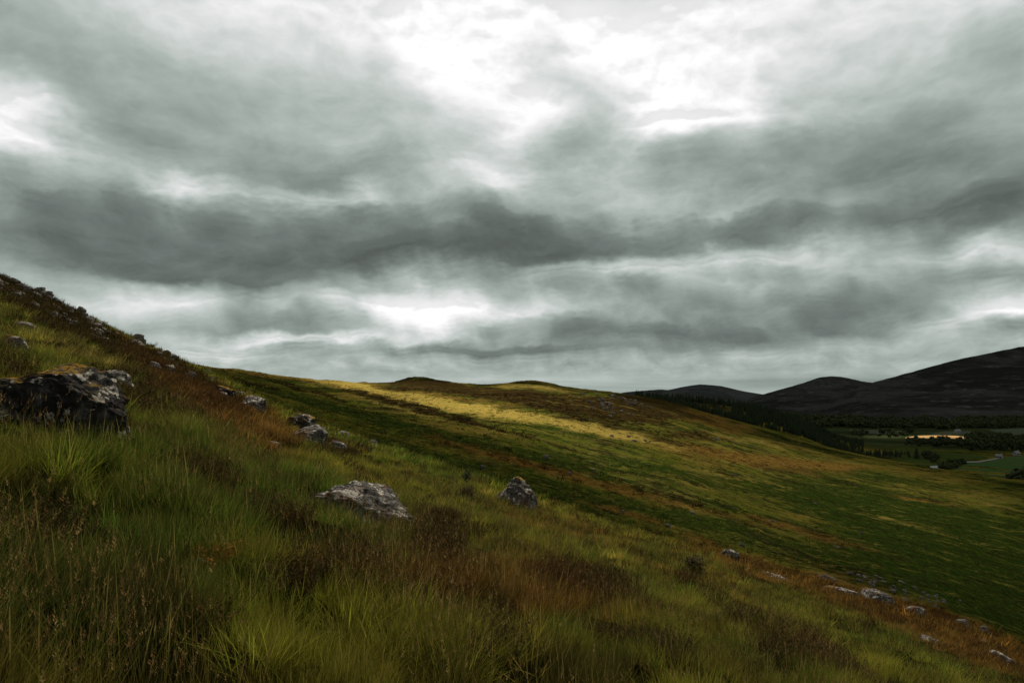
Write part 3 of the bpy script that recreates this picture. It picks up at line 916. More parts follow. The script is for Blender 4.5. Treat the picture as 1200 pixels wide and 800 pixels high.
# ------------------------------------------------------------------ grass, heather, seed stems (uncountable: one object each)
def tuft(name, n, hmin, hmax, wid, rad, lean, mat, seg=3, seed=1, head=0.0, droop=0.5, twig=False):
    r_ = np.random.default_rng(seed)
    V = []; Fc = []; H = []; Sd = []; Vy = []
    for _ in range(n):
        a = r_.uniform(0, 2 * np.pi); rr = rad * math.sqrt(r_.random())
        p = np.array([math.cos(a) * rr, math.sin(a) * rr, -0.04])
        h = r_.uniform(hmin, hmax)
        la = r_.uniform(0, 2 * np.pi); ll = abs(r_.normal()) * lean
        dirn = np.array([math.cos(la) * ll + 0.05, math.sin(la) * ll, 1.0])
        if rad > 0: dirn[:2] += p[:2] / rad * lean * 0.8
        fa = r_.uniform(0, np.pi)
        side = np.array([math.cos(fa), math.sin(fa), 0])
        dr = droop * r_.uniform(0.2, 1.0)
        vy = r_.random()
        b0 = len(V)
        w_ = wid * r_.uniform(0.7, 1.3)
        for s in range(seg + 1):
            t = s / seg
            q = p + dirn * h * t
            q = q + np.array([dirn[0], dirn[1], 0]) * h * dr * t * t
            q[2] -= h * dr * 0.35 * t * t * min(1.0, ll + 0.3)
            ww = w_ * (1 - t) ** 0.6 if t < 1 else 0
            if t < 1:
                V += [q - side * ww / 2, q + side * ww / 2]; H += [t, t]; Sd += [0, 0]; Vy += [vy, vy]
            else:
                V += [q]; H += [1]; Sd += [0]; Vy += [vy]
        for s in range(seg - 1):
            Fc.append((b0 + 2 * s, b0 + 2 * s + 1, b0 + 2 * s + 3, b0 + 2 * s + 2))
        Fc.append((b0 + 2 * (seg - 1), b0 + 2 * (seg - 1) + 1, b0 + 2 * seg))
        if r_.random() < head:           # panicle of little spikelets at the tip
            tip = q; up = np.array([dirn[0] * (1 + dr), dirn[1] * (1 + dr), 0.8]); up /= np.linalg.norm(up)
            L = h * r_.uniform(0.10, 0.20)
            for s in range(14):
                c = tip + up * L * (s / 14 - 0.6)
                aa = r_.uniform(0, 6.28); o = np.array([math.cos(aa), math.sin(aa), 0.9]); o /= np.linalg.norm(o)
                sz = L * 0.10 * (1.25 - s / 14)
                b1 = len(V)
                sd_ = np.cross(o, up); sd_ /= (np.linalg.norm(sd_) + 1e-6)
                V += [c, c + o * sz + sd_ * sz * 0.28, c + o * sz * 1.7, c + o * sz - sd_ * sz * 0.28]
                H += [1] * 4; Sd += [1] * 4; Vy += [vy] * 4
                Fc.append((b1, b1 + 1, b1 + 2, b1 + 3))
        if twig:
            for s in range(13):
                t = 0.2 + 0.8 * s / 13
                c = p + dirn * h * t
                aa = r_.uniform(0, 6.28); o = np.array([math.cos(aa), math.sin(aa), 0.8])
                sz = h * 0.085
                b1 = len(V); sd_ = np.array([-o[1], o[0], 0.2])
                V += [c, c + o * sz * 0.6 + sd_ * sz * 0.3, c + o * sz * 1.2, c + o * sz * 0.6 - sd_ * sz * 0.3]
                H += [t] * 4; Sd += [0] * 4; Vy += [vy] * 4
                Fc.append((b1, b1 + 1, b1 + 2, b1 + 3))
    o = mesh_obj(name, V, Fc, mat, link=False, smooth=False)
    add_attr(o, 'h', 'FLOAT', H); add_attr(o, 'seed', 'FLOAT', Sd); add_attr(o, 'vary', 'FLOAT', Vy)
    return o


def gn_scatter(name, pts, rot, scl, idx, tint, sources, mat=None, label=None, cat=None):
    c = bpy.data.collections.new(name + "_sources")
    for k, s in enumerate(sources):
        s.name = "source_%02d_%s" % (k, name)
        c.objects.link(s)
    o = mesh_obj(name, pts, [])
    add_attr(o, 'tint', 'FLOAT_COLOR', np.hstack([tint, np.ones((len(tint), 1))]))
    add_attr(o, 'turn', 'FLOAT_VECTOR', rot)
    add_attr(o, 'size', 'FLOAT_VECTOR', scl)
    add_attr(o, 'pick', 'INT', idx)
    g = bpy.data.node_groups.new(name, 'GeometryNodeTree')
    g.interface.new_socket('Geometry', in_out='INPUT', socket_type='NodeSocketGeometry')
    g.interface.new_socket('Geometry', in_out='OUTPUT', socket_type='NodeSocketGeometry')
    gi = g.nodes.new('NodeGroupInput'); go = g.nodes.new('NodeGroupOutput')
    ci = g.nodes.new('GeometryNodeCollectionInfo')
    ci.inputs['Collection'].default_value = c
    ci.inputs['Separate Children'].default_value = True
    ci.inputs['Reset Children'].default_value = True
    ip = g.nodes.new('GeometryNodeInstanceOnPoints')
    ip.inputs['Pick Instance'].default_value = True
    def attr(nm, typ):
        a = g.nodes.new('GeometryNodeInputNamedAttribute'); a.data_type = typ
        a.inputs['Name'].default_value = nm
        return [q for q in a.outputs if q.enabled and q.name == 'Attribute'][0]
    L = g.links
    L.new(gi.outputs[0], ip.inputs['Points'])
    L.new(ci.outputs[0], ip.inputs['Instance'])
    L.new(attr('pick', 'INT'), ip.inputs['Instance Index'])
    L.new(attr('turn', 'FLOAT_VECTOR'), ip.inputs['Rotation'])
    L.new(attr('size', 'FLOAT_VECTOR'), ip.inputs['Scale'])
    L.new(ip.outputs[0], go.inputs[0])
    md = o.modifiers.new('scatter', 'NODES'); md.node_group = g
    tag(o, label, cat, kind='stuff')
    return o


def sample(n, d0, d1, umax, pw):
    """n points with density falling like d**-pw between the distances"""
    t = RNG.random(n)
    e = 2 - pw
    d = (d0 ** e + t * (d1 ** e - d0 ** e)) ** (1 / e) if abs(e) > 1e-3 else d0 * (d1 / d0) ** t
    u = RNG.uniform(-umax, umax, n)
    return u * d, d


def clearance(x, y):
    """0 inside a rock's footprint, low grass just in front of it, 1 elsewhere"""
    k = np.ones(len(x))
    for (rx, ry, sx, sy) in CLEAR:
        near = (np.abs(x - rx) < sx * 2 + 1) & (np.abs(y - ry) < sy + 3)
        if not near.any(): continue
        dx = (x[near] - rx) / (sx * 0.92); dy = (y[near] - ry) / (sy * 0.92)
        q = dx * dx + dy * dy
        front = (np.abs(dx) < 0.95) & (dy < 0) & (y[near] > ry - sy - 1.3)
        v_ = np.where(q < 1, 0.0, np.where(front, 0.42, 1.0))
        k[near] = np.minimum(k[near], v_)
    return k


def tints(x, y, W, seed=0):
    n = len(x)
    n1 = fbm(x / 2.6, y / 2.6, 201 + seed, 4)[:, None]
    n2 = fbm(x / 0.7, y / 0.7, 211 + seed, 3)[:, None]
    n3 = fbm(x / 9.0, y / 9.0, 221 + seed, 3)[:, None]
    n4 = perlin(x / 0.23, y / 0.23, 251 + seed)[:, None]
    r = np.clip(RNG.random((n, 1)) + 0.35 * n4, 0, 1)
    green = np.array([[0.075, 0.155, 0.013]]); olive = np.array([[0.300, 0.300, 0.026]])
    straw = np.array([[0.42, 0.31, 0.075]]); rust = np.array([[0.26, 0.105, 0.020]]); dark = np.array([[0.011, 0.015, 0.004]])
    lush = np.array([[0.055, 0.140, 0.014]])
    k = sstep(n1 * 0.8 + n3 * 0.6 + (r - .5) * .5, -0.45, 0.5)
    c = green * (1 - k) + olive * k
    k = sstep(n3 * 0.5 - n1 * 0.5 + n2 * 0.4 + (r - .5) * .8, 0.20, 0.65) * 0.65
    c = c * (1 - k) + rust * k
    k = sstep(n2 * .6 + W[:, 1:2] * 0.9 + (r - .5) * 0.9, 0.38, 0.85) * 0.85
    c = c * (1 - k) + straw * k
    k = sstep(W[:, 2:3] + (r - .5) * .5 + n2 * .3, 0.2, 0.8) * 0.8
    c = c * (1 - k) + lush * k
    k = sstep(W[:, 3:4] + n1 * .35 + (r - .5) * 0.5, 0.25, 0.8) * 0.9
    c = c * (1 - k) + (rust * (0.8 + 0.6 * RNG.random((n, 1)))) * k
    k = sstep(W[:, 0:1] + n1 * .3, 0.5, 1.0) * 0.6
    c = c * (1 - k) + dark * k
    pk = sstep(fbm(x / 1.3, y / 1.3, 231 + seed, 4)[:, None] + 0.7 * n2, 0.08, 0.32) * 0.88  # dark pockets: shade between tussocks painted into the tint
    c = c * (1 - pk) + dark * pk
    return c * RNG.uniform(0.45, 1.75, (n, 1)) * (1 + 0.7 * np.clip(n2, -0.9, 0.9)) * (1 + 0.35 * n4)


def orient(n, lean=0.12):
    return np.stack([RNG.normal(size=n) * lean, RNG.normal(size=n) * lean + 0.06, RNG.uniform(0, 6.28, n) * 0 + RNG.uniform(-3.1, 3.1, n)], -1)


GR = [tuft("t", 44, .12, .40, .0060, .13, .30, M_GRASS, 3, 1, 0, 0.35), tuft("t", 40, .10, .36, .0052, .12, .50, M_GRASS, 4, 2, 0, 0.9), tuft("t", 36, .08, .28, .0065, .14, .6, M_GRASS, 3, 3),
      tuft("t", 38, .10, .32, .010, .22, .40, M_GRASS, 2, 4), tuft("t", 38, .08, .30, .011, .22, .6, M_GRASS, 2, 5),
      tuft("t", 34, .12, .36, .028, .46, .40, M_GRASS, 2, 6), tuft("t", 34, .10, .34, .030, .46, .55, M_GRASS, 2, 7),
      tuft("t", 16, .15, .42, .11, .7, .35, M_GRASS, 2, 8)]
parts = []
for (n, d0, d1, um, pw, ids) in [(21000, 2.4, 15, 0.95, 0.9, (0, 1, 2)), (30000, 13, 36, 0.85, 0.9, (3, 4)), (52000, 32, 135, 0.85, 1.1, (5, 6)), (26000, 110, 420, 0.8, 1.2, (7,))]:
    x, y = sample(n, d0, d1, um, pw)
    z = ground_z(x, y)
    W = zone_weights(x, y, z)
    hole = np.maximum(fbm(x / 1.5, y / 1.5, 301, 4), 0.9 * fbm(x / (0.25 + y * 0.03), y / (0.25 + y * 0.06), 303, 3))
    keep = RNG.random(n) < np.clip(1.0 - 0.85 * sstep(W[:, 0], 0.35, 0.8), 0, 1) * (1 - 0.9 * sstep(hole, 0.05, 0.45))
    if ids == (7,): keep &= RNG.random(n) < 0.75
    cl_ = clearance(x, y); keep &= cl_ > 0
    x, y, z, W, cl_ = x[keep], y[keep], z[keep], W[keep], cl_[keep]
    n = len(x)
    s = np.clip(1.0 + 0.55 * fbm(x / 1.6, y / 1.6, 311, 3) + 0.6 * fbm(x / 0.45, y / 0.45, 315, 2), 0.30, 1.6) * RNG.uniform(0.6, 1.15, n)
    hz = s * (1 - 0.45 * sstep(W[:, 0], 0.4, 1)) * cl_
    parts.append((np.stack([x, y, z], -1), orient(n), np.stack([s, s, hz], -1), RNG.choice(ids, n), tints(x, y, W)))
gn_scatter("grass", *[np.concatenate([p[k] for p in parts]) for k in range(5)], GR)

SD = [tuft("t", 12, .38, .72, .0032, .20, .16, M_SEED, 4, 21, 0.85, 0.35), tuft("t", 9, .42, .82, .0032, .22, .20, M_SEED, 4, 22, 0.95, 0.5),
      tuft("t", 10, .36, .66, .009, .35, .16, M_SEED, 3, 23, 0.8, 0.3)]
parts = []
for (n, d0, d1, um, pw, ids) in [(8500, 2.8, 16, 0.9, 0.9, (0, 1)), (12000, 14, 48, 0.85, 1.0, (2,))]:
    x, y = sample(n, d0, d1, um, pw); z = ground_z(x, y); W = zone_weights(x, y, z)
    cl = fbm(x / 2.0, y / 2.0, 331, 3)
    keep = (RNG.random(n) < sstep(cl, -0.1, 0.6) * 0.8) & (clearance(x, y) > 0.9)
    x, y, z, W = x[keep], y[keep], z[keep], W[keep]; n = len(x)
    s = RNG.uniform(0.6, 1.1, n)
    tt = tints(x, y, W, 3) * 0.6 + np.array([[0.07, 0.05, 0.018]]) * 0.5
    parts.append((np.stack([x, y, z], -1), orient(n, .08), np.stack([s, s, s], -1), RNG.choice(ids, n), tt))
gn_scatter("seeding_grass", *[np.concatenate([p[k] for p in parts]) for k in range(5)], SD)

HE = [tuft("t", 60, .10, .26, .004, .17, .55, M_HEATH, 2, 31, 0, .1, True), tuft("t", 46, .10, .26, .010, .24, .55, M_HEATH, 2, 32, 0, .1, True),
      tuft("t", 36, .14, .34, .032, .48, .5, M_HEATH, 2, 33, 0, .1, True), tuft("t", 20, .2, .5, .12, .9, .5, M_HEATH, 2, 34, 0, .1, True)]
parts = []
for (n, d0, d1, um, pw, ids) in [(9000, 2.4, 15, 0.95, 0.9, (0,)), (16000, 13, 36, 0.85, 0.9, (1,)), (30000, 32, 135, 0.85, 1.1, (2,)), (16000, 110, 420, 0.8, 1.2, (3,))]:
    x, y = sample(n, d0, d1, um, pw); z = ground_z(x, y); W = zone_weights(x, y, z)
    cl = fbm(x / 2.2, y / 2.2, 341, 4)
    keep = RNG.random(n) < np.clip(sstep(W[:, 0] + 0.4 * cl, 0.3, 0.7) + 0.55 * sstep(cl + W[:, 3] * 0.4, 0.35, 0.6), 0, 1)
    keep &= clearance(x, y) > 0
    x, y, z, W = x[keep], y[keep], z[keep], W[keep]; n = len(x)
    s = RNG.uniform(0.7, 1.35, n)
    r = RNG.random((n, 1)); k = np.clip(sstep(W[:, 3:4], 0.2, 0.9) * 0.8 + (r > 0.85) * 0.5, 0, 1)
    c = np.array([[0.026, 0.026, 0.010]]) * (1 - k) + np.array([[0.100, 0.045, 0.014]]) * k
    c = c * RNG.uniform(0.6, 1.5, (n, 1))
    parts.append((np.stack([x, y, z], -1), orient(n, .15), np.stack([s, s, s], -1), RNG.choice(ids, n), c))
gn_scatter("heather", *[np.concatenate([p[k] for p in parts]) for k in range(5)], HE)


# ------------------------------------------------------------------ trees
def plain_mat(name, a, b, sc=2.0, rough=0.9):
    m, t = new_mat(name)
    tc = t.new('ShaderNodeTexCoord').outputs['Object']
    loc = t.new('ShaderNodeObjectInfo').outputs['Location']
    n = t.noise(t.v('ADD', tc, loc), sc, 4, 0.6)
    finish(t, diffuse(t, t.mix(t.ss(n, 0.35, 0.65), a, b), rough, n, 0.5, 0.05, 0.1))
    return m


M_NEEDLE = plain_mat("conifer_needles", (0.018, 0.030, 0.014), (0.034, 0.048, 0.022), 0.6)
M_LEAF = plain_mat("broad_leaves", (0.026, 0.038, 0.014), (0.050, 0.062, 0.022), 0.5)
M_BARK = plain_mat("bark", (0.05, 0.038, 0.028), (0.10, 0.08, 0.06), 3)
M_WALL = plain_mat("whitewash", (0.20, 0.195, 0.18), (0.30, 0.29, 0.27), 0.5)
M_SLATE = plain_mat("roof_slate", (0.16, 0.165, 0.17), (0.24, 0.24, 0.245), 1.5)
M_PANE = plain_mat("dark_pane", (0.03, 0.035, 0.04), (0.04, 0.045, 0.05), 1.0, 0.2)


def trunk_shape(h, r, seed, limbs=6, spread=0.0):
    rr = np.random.default_rng(seed)
    V = []; Fc = []
    def tube(p0, p1, r0, r1, n=6):
        p0 = np.array(p0, float); p1 = np.array(p1, float)
        a = p1 - p0; a /= np.linalg.norm(a)
        s = np.cross(a, [0.3, 0.9, 0.1]); s /= np.linalg.norm(s); q = np.cross(a, s)
        b = len(V)
        for (p, rad) in ((p0, r0), ((p0 + p1) / 2 + rr.normal(size=3) * r0 * 0.3, (r0 + r1) / 2), (p1, r1)):
            for k in range(n):
                an = 2 * math.pi * k / n
                V.append(p + rad * (math.cos(an) * s + math.sin(an) * q))
        for j in range(2):
            for k in range(n):
                Fc.append((b + j * n + k, b + j * n + (k + 1) % n, b + (j + 1) * n + (k + 1) % n, b + (j + 1) * n + k))
    tube((0, 0, -0.5), (0, 0, h), r, r * 0.3)
    for _ in range(limbs):
        z = h * rr.uniform(0.35, 0.85); an = rr.uniform(0, 6.28); L = spread * rr.uniform(0.5, 1)
        tube((0, 0, z), (math.cos(an) * L, math.sin(an) * L, z + L * 0.8), r * 0.45, r * 0.1, 5)
    return V, Fc


def conifer_crown(h, seed):
    rr = np.random.default_rng(seed)
    V = []; Fc = []
    nw = 13
    for k in range(nw):
        t = k / (nw - 1)
        z = h * (0.10 + 0.88 * t); R = h * 0.25 * (1 - t) ** 0.8 + 0.12
        nb = 9 if t < 0.7 else 6
        a0 = rr.uniform(0, 6)
        for q in range(nb):
            a = a0 + 2 * math.pi * q / nb + rr.normal() * 0.12
            L = R * rr.uniform(0.65, 1.2); wd = 2.6 * L / nb + 0.1; dr = h * 0.045 * rr.uniform(0.5, 1.6)
            c, s = math.cos(a), math.sin(a); b = len(V)
            V += [(0, 0, z + h * 0.045), (c * L * .55 - s * wd, s * L * .55 + c * wd, z - dr * .6), (c * L, s * L, z - dr * 1.3), (c * L * .55 + s * wd, s * L * .55 - c * wd, z - dr * .6),
                  (c * L * .5, s * L * .5, z + dr * 0.1)]
            Fc += [(b, b + 1, b + 4), (b + 1, b + 2, b + 4), (b + 2, b + 3, b + 4), (b + 3, b, b + 4)]
    return V, Fc


def leafy_crown(h, wd, seed, n=620, lumps=8, base=0.22, leaf=0.55):
    rr = np.random.default_rng(seed)
    L = [(rr.normal(0, wd * 0.26), rr.normal(0, wd * 0.26), h * rr.uniform(base + 0.16, 0.80), rr.uniform(0.22, 0.36) * wd) for _ in range(lumps)]
    L.append((0, 0, h * 0.62, wd * 0.38))
    V = []; Fc = []
    for _ in range(n):
        x, y, z, r = L[rr.integers(len(L))]
        d = rr.normal(size=3); d /= np.linalg.norm(d)
        p = np.array([x, y, z]) + d * r * rr.uniform(0.55, 1.08) * np.array([1, 1, 0.85])
        u = np.cross(d, rr.normal(size=3)); u /= np.linalg.norm(u); v = np.cross(d + rr.normal(size=3) * 0.5, u)
        s = leaf * rr.uniform(0.5, 1.3) * r * 0.5
        b = len(V)
        V += [p - u * s, p - v * s * 0.8 + d * s * .2, p + u * s, p + v * s * 0.8 - d * s * .2]
        Fc.append((b, b + 1, b + 2, b + 3))
    return V, Fc


def make_tree(name, crown, trunk, cm, label, cat, group):
    root = bpy.data.objects.new(name, None); COL.objects.link(root)
    tag(root, label, cat, group)
    mesh_obj("trunk", *trunk, M_BARK, root)
    mesh_obj("crown", *crown, cm, root, smooth=False)
    return root


def dup(root, loc, rz, sc, label=None, group=None):
    c = root.copy(); COL.objects.link(c)
    c.location = loc; c.rotation_euler = (0, 0, rz); c.scale = sc if isinstance(sc, tuple) else (sc, sc, sc)
    if label: c['label'] = label
    if group: c['group'] = group
    for ch in root.children:
        d = ch.copy(); COL.objects.link(d); d.parent = c
        for g in ch.children:
            e = g.copy(); COL.objects.link(e); e.parent = d
    return c


TR = {}
def place_tree(kind, x, y, z, h, label, group=None, wide=1.0):
    """kind: conifer, broadleaf or bush; the first of a shape is built, the rest are copies"""
    v = int(rs.integers(0, 3)); key = (kind, v)
    if key not in TR:
        if kind == 'conifer':
            o = make_tree("conifer", conifer_crown(10, 40 + v), trunk_shape(8.5, 0.16, v, 0), M_NEEDLE, label, 'conifer', group)
        elif kind == 'broadleaf':
            o = make_tree("broadleaf_tree", leafy_crown(10, 9, 50 + v), trunk_shape(6, 0.3, v, 6, 2.4), M_LEAF, label, 'tree', group)
        else:
            o = make_tree("bush", leafy_crown(10, 15, 60 + v, 520, 9, -0.05, 0.6), trunk_shape(5, 0.35, v, 6, 4.0), M_LEAF, label, 'bush', group)
        TR[key] = o
        o.location = (x, y, z); o.rotation_euler = (0, 0, rs.uniform(0, 6)); o.scale = (h / 10 * wide, h / 10 * wide, h / 10)
        return o
    o = dup(TR[key], (x, y, z), rs.uniform(0, 6), (h / 10 * wide * rs.uniform(.85, 1.15), h / 10 * wide * rs.uniform(.85, 1.15), h / 10), label, group)
    if 'group' in o and not group: del o['group']
    return o


def valley(px, py):
    d = -VALLEY * F / (py - HZ)
    return (px - 600) / F * d, d, VALLEY


# conifer plantation on the spur
pts = []
N_ = 5200
d_ = RNG.uniform(760, 1130, N_); px_ = RNG.uniform(668, 1012, N_)
x_ = (px_ - 600) / F * d_; z_ = ground_z(x_, d_)
cl = fbm(x_ / 60, d_ / 60, 711, 3)
v_sky = np.interp(px_, PXG, mid_v) * d_
ok = ((px_ > 745) | ((d_ > 860) & (px_ > 680) & (RNG.random(N_) < .45)))
ok &= (z_ > VALLEY + 1.5) & ((z_ - v_sky) > -11) & (cl < 0.42)
ok &= ~((px_ > 800) & (px_ < 858) & (d_ > 800) & (d_ < 930) & (RNG.random(N_) < 0.93))
x_, d_, z_, px_ = x_[ok], d_[ok], z_[ok], px_[ok]
h_ = RNG.uniform(5.0, 11.5, len(x_)) * (1 - 0.35 * (px_ < 745)) * (1 - 0.45 * sstep(px_, 940, 1010))
show = (z_ + h_ - np.interp(px_, PXG, mid_v) * d_) - 0.012 * (d_ - 760) + RNG.normal(size=len(x_)) * 1.5
order = np.argsort(-show)
for i in order[:260]:
    place_tree('conifer', x_[i], d_[i], z_[i] - 0.3, h_[i], 'one of the small dark conifers of the plantation on the far spur', 'conifers of the plantation')
rest = order[260:2600]
n = len(rest)
con_src = []
for k in range(3):
    cv, cf = conifer_crown(10, 70 + k)
    con_src.append(mesh_obj("c", cv, cf, M_NEEDLE, link=False, smooth=False))
s_ = h_[rest] / 10
gn_scatter("conifer_plantation", np.stack([x_[rest], d_[rest], z_[rest]], -1), np.stack([np.zeros(n), np.zeros(n), RNG.uniform(0, 6, n)], -1),
           np.stack([s_, s_, s_], -1), RNG.integers(0, 3, n), np.full((n, 3), 0.03), con_src)

# woodland at the foot of the far hill
N_ = 2600
d_ = RNG.uniform(1640, 2080, N_); px_ = RNG.uniform(900, 1420, N_)
d_ += 120 * fbm(px_ / 50, d_ * 0, 733, 3) + np.interp(px_, [900, 960, 1060, 1200, 1420], [150, 60, -40, 30, 60])
ok = fbm(px_ / 30, d_ / 120, 741, 3) > -0.32
px_, d_ = px_[ok], d_[ok]
x_ = (px_ - 600) / F * d_; n = len(x_)
z_ = np.maximum(VALLEY, VALLEY + (d_ - 1950) * 0.05)
lf = []
for k in range(3):
    cv, cf = leafy_crown(10, 10, 80 + k, 150, 6, 0.0, 0.9)
    lf.append(mesh_obj("c", cv, cf, M_LEAF, link=False, smooth=False))
s_ = RNG.uniform(0.9, 1.7, n)
gn_scatter("far_woodland", np.stack([x_, d_, z_], -1), np.stack([np.zeros(n), np.zeros(n), RNG.uniform(0, 6, n)], -1),
           np.stack([s_, s_, s_], -1), RNG.integers(0, 3, n), np.full((n, 3), 0.03), lf)

# single trees and clumps on the valley floor
def clump(kind, lst, label, group, hmin, hmax, wide=1.0):
    for (px, py) in lst:
        x, y, z = valley(px, py)
        place_tree(kind, x, y, z - 0.2, rs.uniform(hmin, hmax), label, group, wide)


def scat(n, x0, x1, f0, f1):
    """n points of the valley floor between two edges f0(px), f1(px)"""
    out = []
    for _ in range(n):
        px = rs.uniform(x0, x1); out.append((px, rs.uniform(f0(px), f1(px))))
    return out


clump('broadleaf', scat(64, 1128, 1250, lambda p: 513 + (p > 1160) * 4, lambda p: 531 - abs(p - 1165) * 0.05), 'one of the dark trees massed round the farm on the valley floor', 'dark trees round the farm', 10, 17, 1.1)
clump('broadleaf', scat(40, 1064, 1130, lambda p: 517, lambda p: 524), 'one of the dark trees in the belt below the golden field', 'trees in the belt below the golden field', 7, 11)
clump('broadleaf', scat(26, 1000, 1066, lambda p: 508, lambda p: 513), 'one of the dark hedgerow trees left of the golden field', 'hedgerow trees left of the golden field', 7, 12)
clump('broadleaf', scat(18, 1078, 1100, lambda p: 530 + (p - 1078) * .3, lambda p: 536 + (p - 1078) * .4), 'one of the scrubby trees on the bank above the river bend', 'scrubby trees on the river bank', 4, 7)
clump('bush', scat(16, 1104, 1131, lambda p: 549 - (p - 1104) * 0.35, lambda p: 553 - (p - 1104) * 0.35), 'one of the dark bushes beside the pale track', 'bushes beside the pale track', 4, 6)
clump('conifer', scat(90, 1000, 1066, lambda p: 532, lambda p: 536), 'one of the small conifers in the row under the spur', 'row of small conifers under the spur', 5, 8)
x, y, z = valley(1074, 537); place_tree('conifer', x, y, z, 13, 'tallest pointed conifer at the right end of the small row, valley floor', None, 1.3)
x, y, z = valley(1196, 566); place_tree('bush', x, y, z, 11, 'single round dark bush by the green field at the right edge')

# ------------------------------------------------------------------ fields, track and river on the valley floor
def field_mat(name, a, b, sc=0.02):
    m, t = new_mat(name)
    pos = t.new('ShaderNodeNewGeometry').outputs['Position']
    n = t.noise(t.v('MULTIPLY', pos, (1, 0.5, 1)), sc, 6, 0.6); n2 = t.noise(pos, sc * 20, 4, 0.6)
    finish(t, matte(t, t.mix(n2, t.mix(t.ss(n, 0.4, 0.6), a, b), a), n2, 0.4, 0.3))
    return m


def sheet(name, pts, mat, lift):
    V = []
    for (px, py) in pts:
        x, y, z = valley(px, py); V.append((x, y, VALLEY + lift))
    bm = bmesh.new()
    bm.faces.new([bm.verts.new(q) for q in V])
    bmesh.ops.triangulate(bm, faces=bm.faces[:])
    me = bpy.data.meshes.new(name); bm.to_mesh(me); bm.free()
    me.materials.append(mat)
    o = bpy.data.objects.new(name, me); COL.objects.link(o)
    return tag(o, kind='structure')


M_F1 = field_mat("pasture", (0.044, 0.080, 0.026), (0.056, 0.095, 0.030))
M_F2 = field_mat("rough_pasture", (0.034, 0.050, 0.012), (0.055, 0.070, 0.018))
M_F3 = field_mat("dull_pasture", (0.060, 0.075, 0.050), (0.085, 0.098, 0.066))
M_F4 = field_mat("ripe_barley", (0.42, 0.25, 0.11), (0.52, 0.33, 0.14))
sheet("field", [(1114, 549), (1126, 545), (1140, 542), (1168, 538), (1200, 533.5), (1330, 531), (1420, 575), (1330, 572), (1230, 563), (1160, 558)], M_F1, 0.30)
sheet("field", [(1056, 524), (1094, 523), (1086, 533), (1098, 543), (1104, 549), (1078, 545), (1030, 536), (1020, 533)], M_F2, 0.30)
sheet("field", [(1098, 530), (1120, 531), (1160, 535), (1150, 538.5), (1124, 541), (1106, 545), (1094, 537)], M_F2, 0.34)
sheet("field", [(995, 503), (1066, 505), (1066, 508), (1050, 509.5), (1000, 507)], M_F3, 0.5)
sheet("field", [(1086, 508.2), (1110, 505.5), (1138, 505), (1136, 509), (1100, 509.4)], M_F3, 0.5)
sheet("field", [(1158, 504), (1200, 501), (1330, 499), (1330, 511), (1180, 510)], M_F3, 0.5)
sheet("field", [(1061, 512.6), (1076, 510.6), (1100, 510.0), (1122, 510.8), (1135, 512.6), (1135, 515.0), (1104, 513.6), (1078, 513.8), (1062, 514.6)], M_F4, 0.6)
M_TRACK = field_mat("pale_gravel", (0.20, 0.20, 0.19), (0.28, 0.28, 0.27), 0.1)
sheet("track", [(1125, 542.6), (1134, 541.2), (1148, 540.8), (1160, 538.6), (1172, 536.4), (1172, 537.6), (1160, 540), (1148, 542.2), (1134, 542.6), (1126, 544)], M_TRACK, 0.7)
m, t = new_mat("river_water")
finish(t, diffuse(t, (0.05, 0.055, 0.055), 0.35, t.noise(t.new('ShaderNodeNewGeometry').outputs['Position'], 0.6, 3), 0.1, 0.1, 0.6))
sheet("river", [(1090, 546.6), (1098, 546.0), (1106, 546.6), (1106, 549), (1098, 549), (1090, 548.6)], m, 0.6)


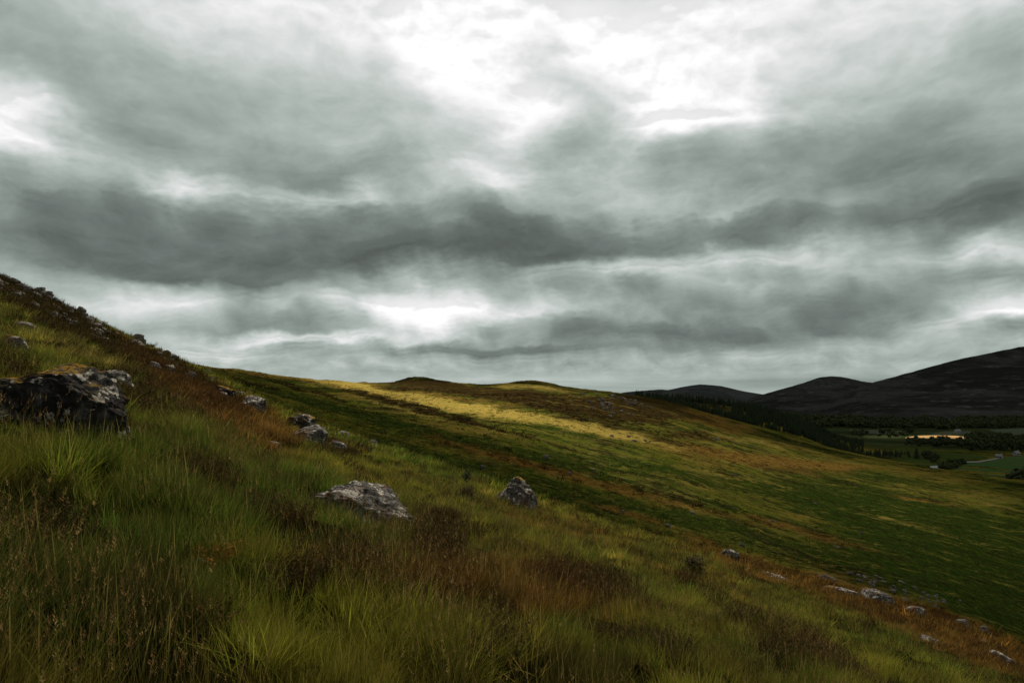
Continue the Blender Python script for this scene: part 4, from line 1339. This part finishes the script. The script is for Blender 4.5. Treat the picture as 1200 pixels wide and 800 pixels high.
# ------------------------------------------------------------------ farm buildings
def house(px, py, L, Wd, H, rz, label, wallm=M_WALL):
    x, y, z = valley(px, py)
    root = bpy.data.objects.new("farmhouse", None); COL.objects.link(root)
    root.location = (x, y, z); root.rotation_euler = (0, 0, rz)
    tag(root, label, 'farmhouse')
    a, b = L / 2, Wd / 2; g = H + Wd * 0.42
    V = [(-a, -b, -.5), (a, -b, -.5), (a, b, -.5), (-a, b, -.5), (-a, -b, H), (a, -b, H), (a, b, H), (-a, b, H), (-a, 0, g), (a, 0, g)]
    mesh_obj("wall", V, [(0, 1, 5, 4), (1, 2, 6, 9, 5), (2, 3, 7, 6), (3, 0, 4, 8, 7)], wallm, root, False)
    o_ = 0.4; k = 0.25
    V = []; Fc = []
    for sy in (-1, 1):
        b0 = len(V)
        V += [(-a - o_, sy * (b + o_), H - 0.25), (a + o_, sy * (b + o_), H - 0.25), (a + o_, 0, g + .05), (-a - o_, 0, g + .05)]
        V += [(q[0], q[1], q[2] + k) for q in V[b0:b0 + 4]]
        Fc += [tuple(b0 + i for i in f) for f in ((0, 1, 2, 3), (7, 6, 5, 4), (0, 4, 5, 1), (1, 5, 6, 2), (2, 6, 7, 3), (3, 7, 4, 0))]
    rf = mesh_obj("roof", V, Fc, M_SLATE, root, False)
    def box(name, c, s, mt, par):
        V = [(c[0] + sx * s[0], c[1] + sy * s[1], c[2] + sz * s[2]) for sx in (-1, 1) for sy in (-1, 1) for sz in (-1, 1)]
        return mesh_obj(name, V, [(0, 1, 3, 2), (4, 6, 7, 5), (0, 4, 5, 1), (2, 3, 7, 6), (0, 2, 6, 4), (1, 5, 7, 3)], mt, par, False)
    box("chimney", (a - 0.8, 0, g + 0.5), (0.5, 0.4, 0.9), M_WALL, rf)
    for k_ in range(3):
        box("window", (-a + L * (k_ + 0.7) / 3.3, -b - 0.03, H * 0.55), (0.55, 0.06, 0.7), M_PANE, root)
    box("door", (0.2, -b - 0.03, 0.9), (0.5, 0.05, 1.0), M_PANE, root)
    return root


house(1186, 522.5, 16, 8, 5, 0.2, 'long pale farmhouse half hidden in the dark trees at the right edge')
house(1171, 537, 6, 4.5, 2.8, -0.9, 'small white cottage where the pale track ends, below the dark trees')
house(1191, 533.5, 7, 5, 3, 0.4, 'tiny white outbuilding at the top edge of the big green field')
house(1122, 507, 10, 7, 4, 0.1, 'distant white house above the golden field')

# ------------------------------------------------------------------ sapling and bushes on the near slope
x, y, z = find(547, 577)
k = y / F
sap = make_tree("sapling", leafy_crown(1.0, 0.42, 95, 420, 7, 0.28, 0.3), trunk_shape(0.95, 0.018, 4, 5, 0.12), M_NEEDLE,
                'thin dark sapling standing up from the brow left of the ochre boulder', 'sapling', None)
sap.location = (x, y, z); sap.scale = (34 * k, 34 * k, 34 * k)
M_SCRUB = plain_mat('scrub_leaves', (0.030, 0.026, 0.012), (0.055, 0.040, 0.016), 12)
for (px, py, wpx, hpx, lab) in [(545, 586, 30, 16, 'dark green bush at the foot of the thin sapling'),
                                (811, 668, 44, 15, 'low dark brown mound bush on the right half of the near slope')]:
    x, y, z = find(px, py); k = y / F
    o = make_tree("bush", leafy_crown(1, 1.6, 91, 1600, 10, -0.2, 0.18), trunk_shape(0.5, 0.03, 4, 5, 0.4), M_SCRUB, lab, 'bush', None)
    o.location = (x, y, z - 0.04); o.scale = (wpx * k / 1.8, wpx * k / 1.8, hpx * k)



# low orange plant beside the half buried stone
M_ORANGE = plain_mat("orange_leaves", (0.16, 0.055, 0.010), (0.30, 0.14, 0.018), 14)
x, y, z = find(262, 668)
k = y / F
o = make_tree("heath_plant", leafy_crown(1, 2.2, 97, 1100, 9, -0.2, 0.16), trunk_shape(0.5, 0.03, 8, 5, 0.4), M_ORANGE,
              'low orange and yellow heath plant in green grass beside the half buried pale stone', 'plant', None)
o.location = (x, y, z + 0.06); o.scale = (48 * k / 2.2, 48 * k / 2.2, 19 * k)
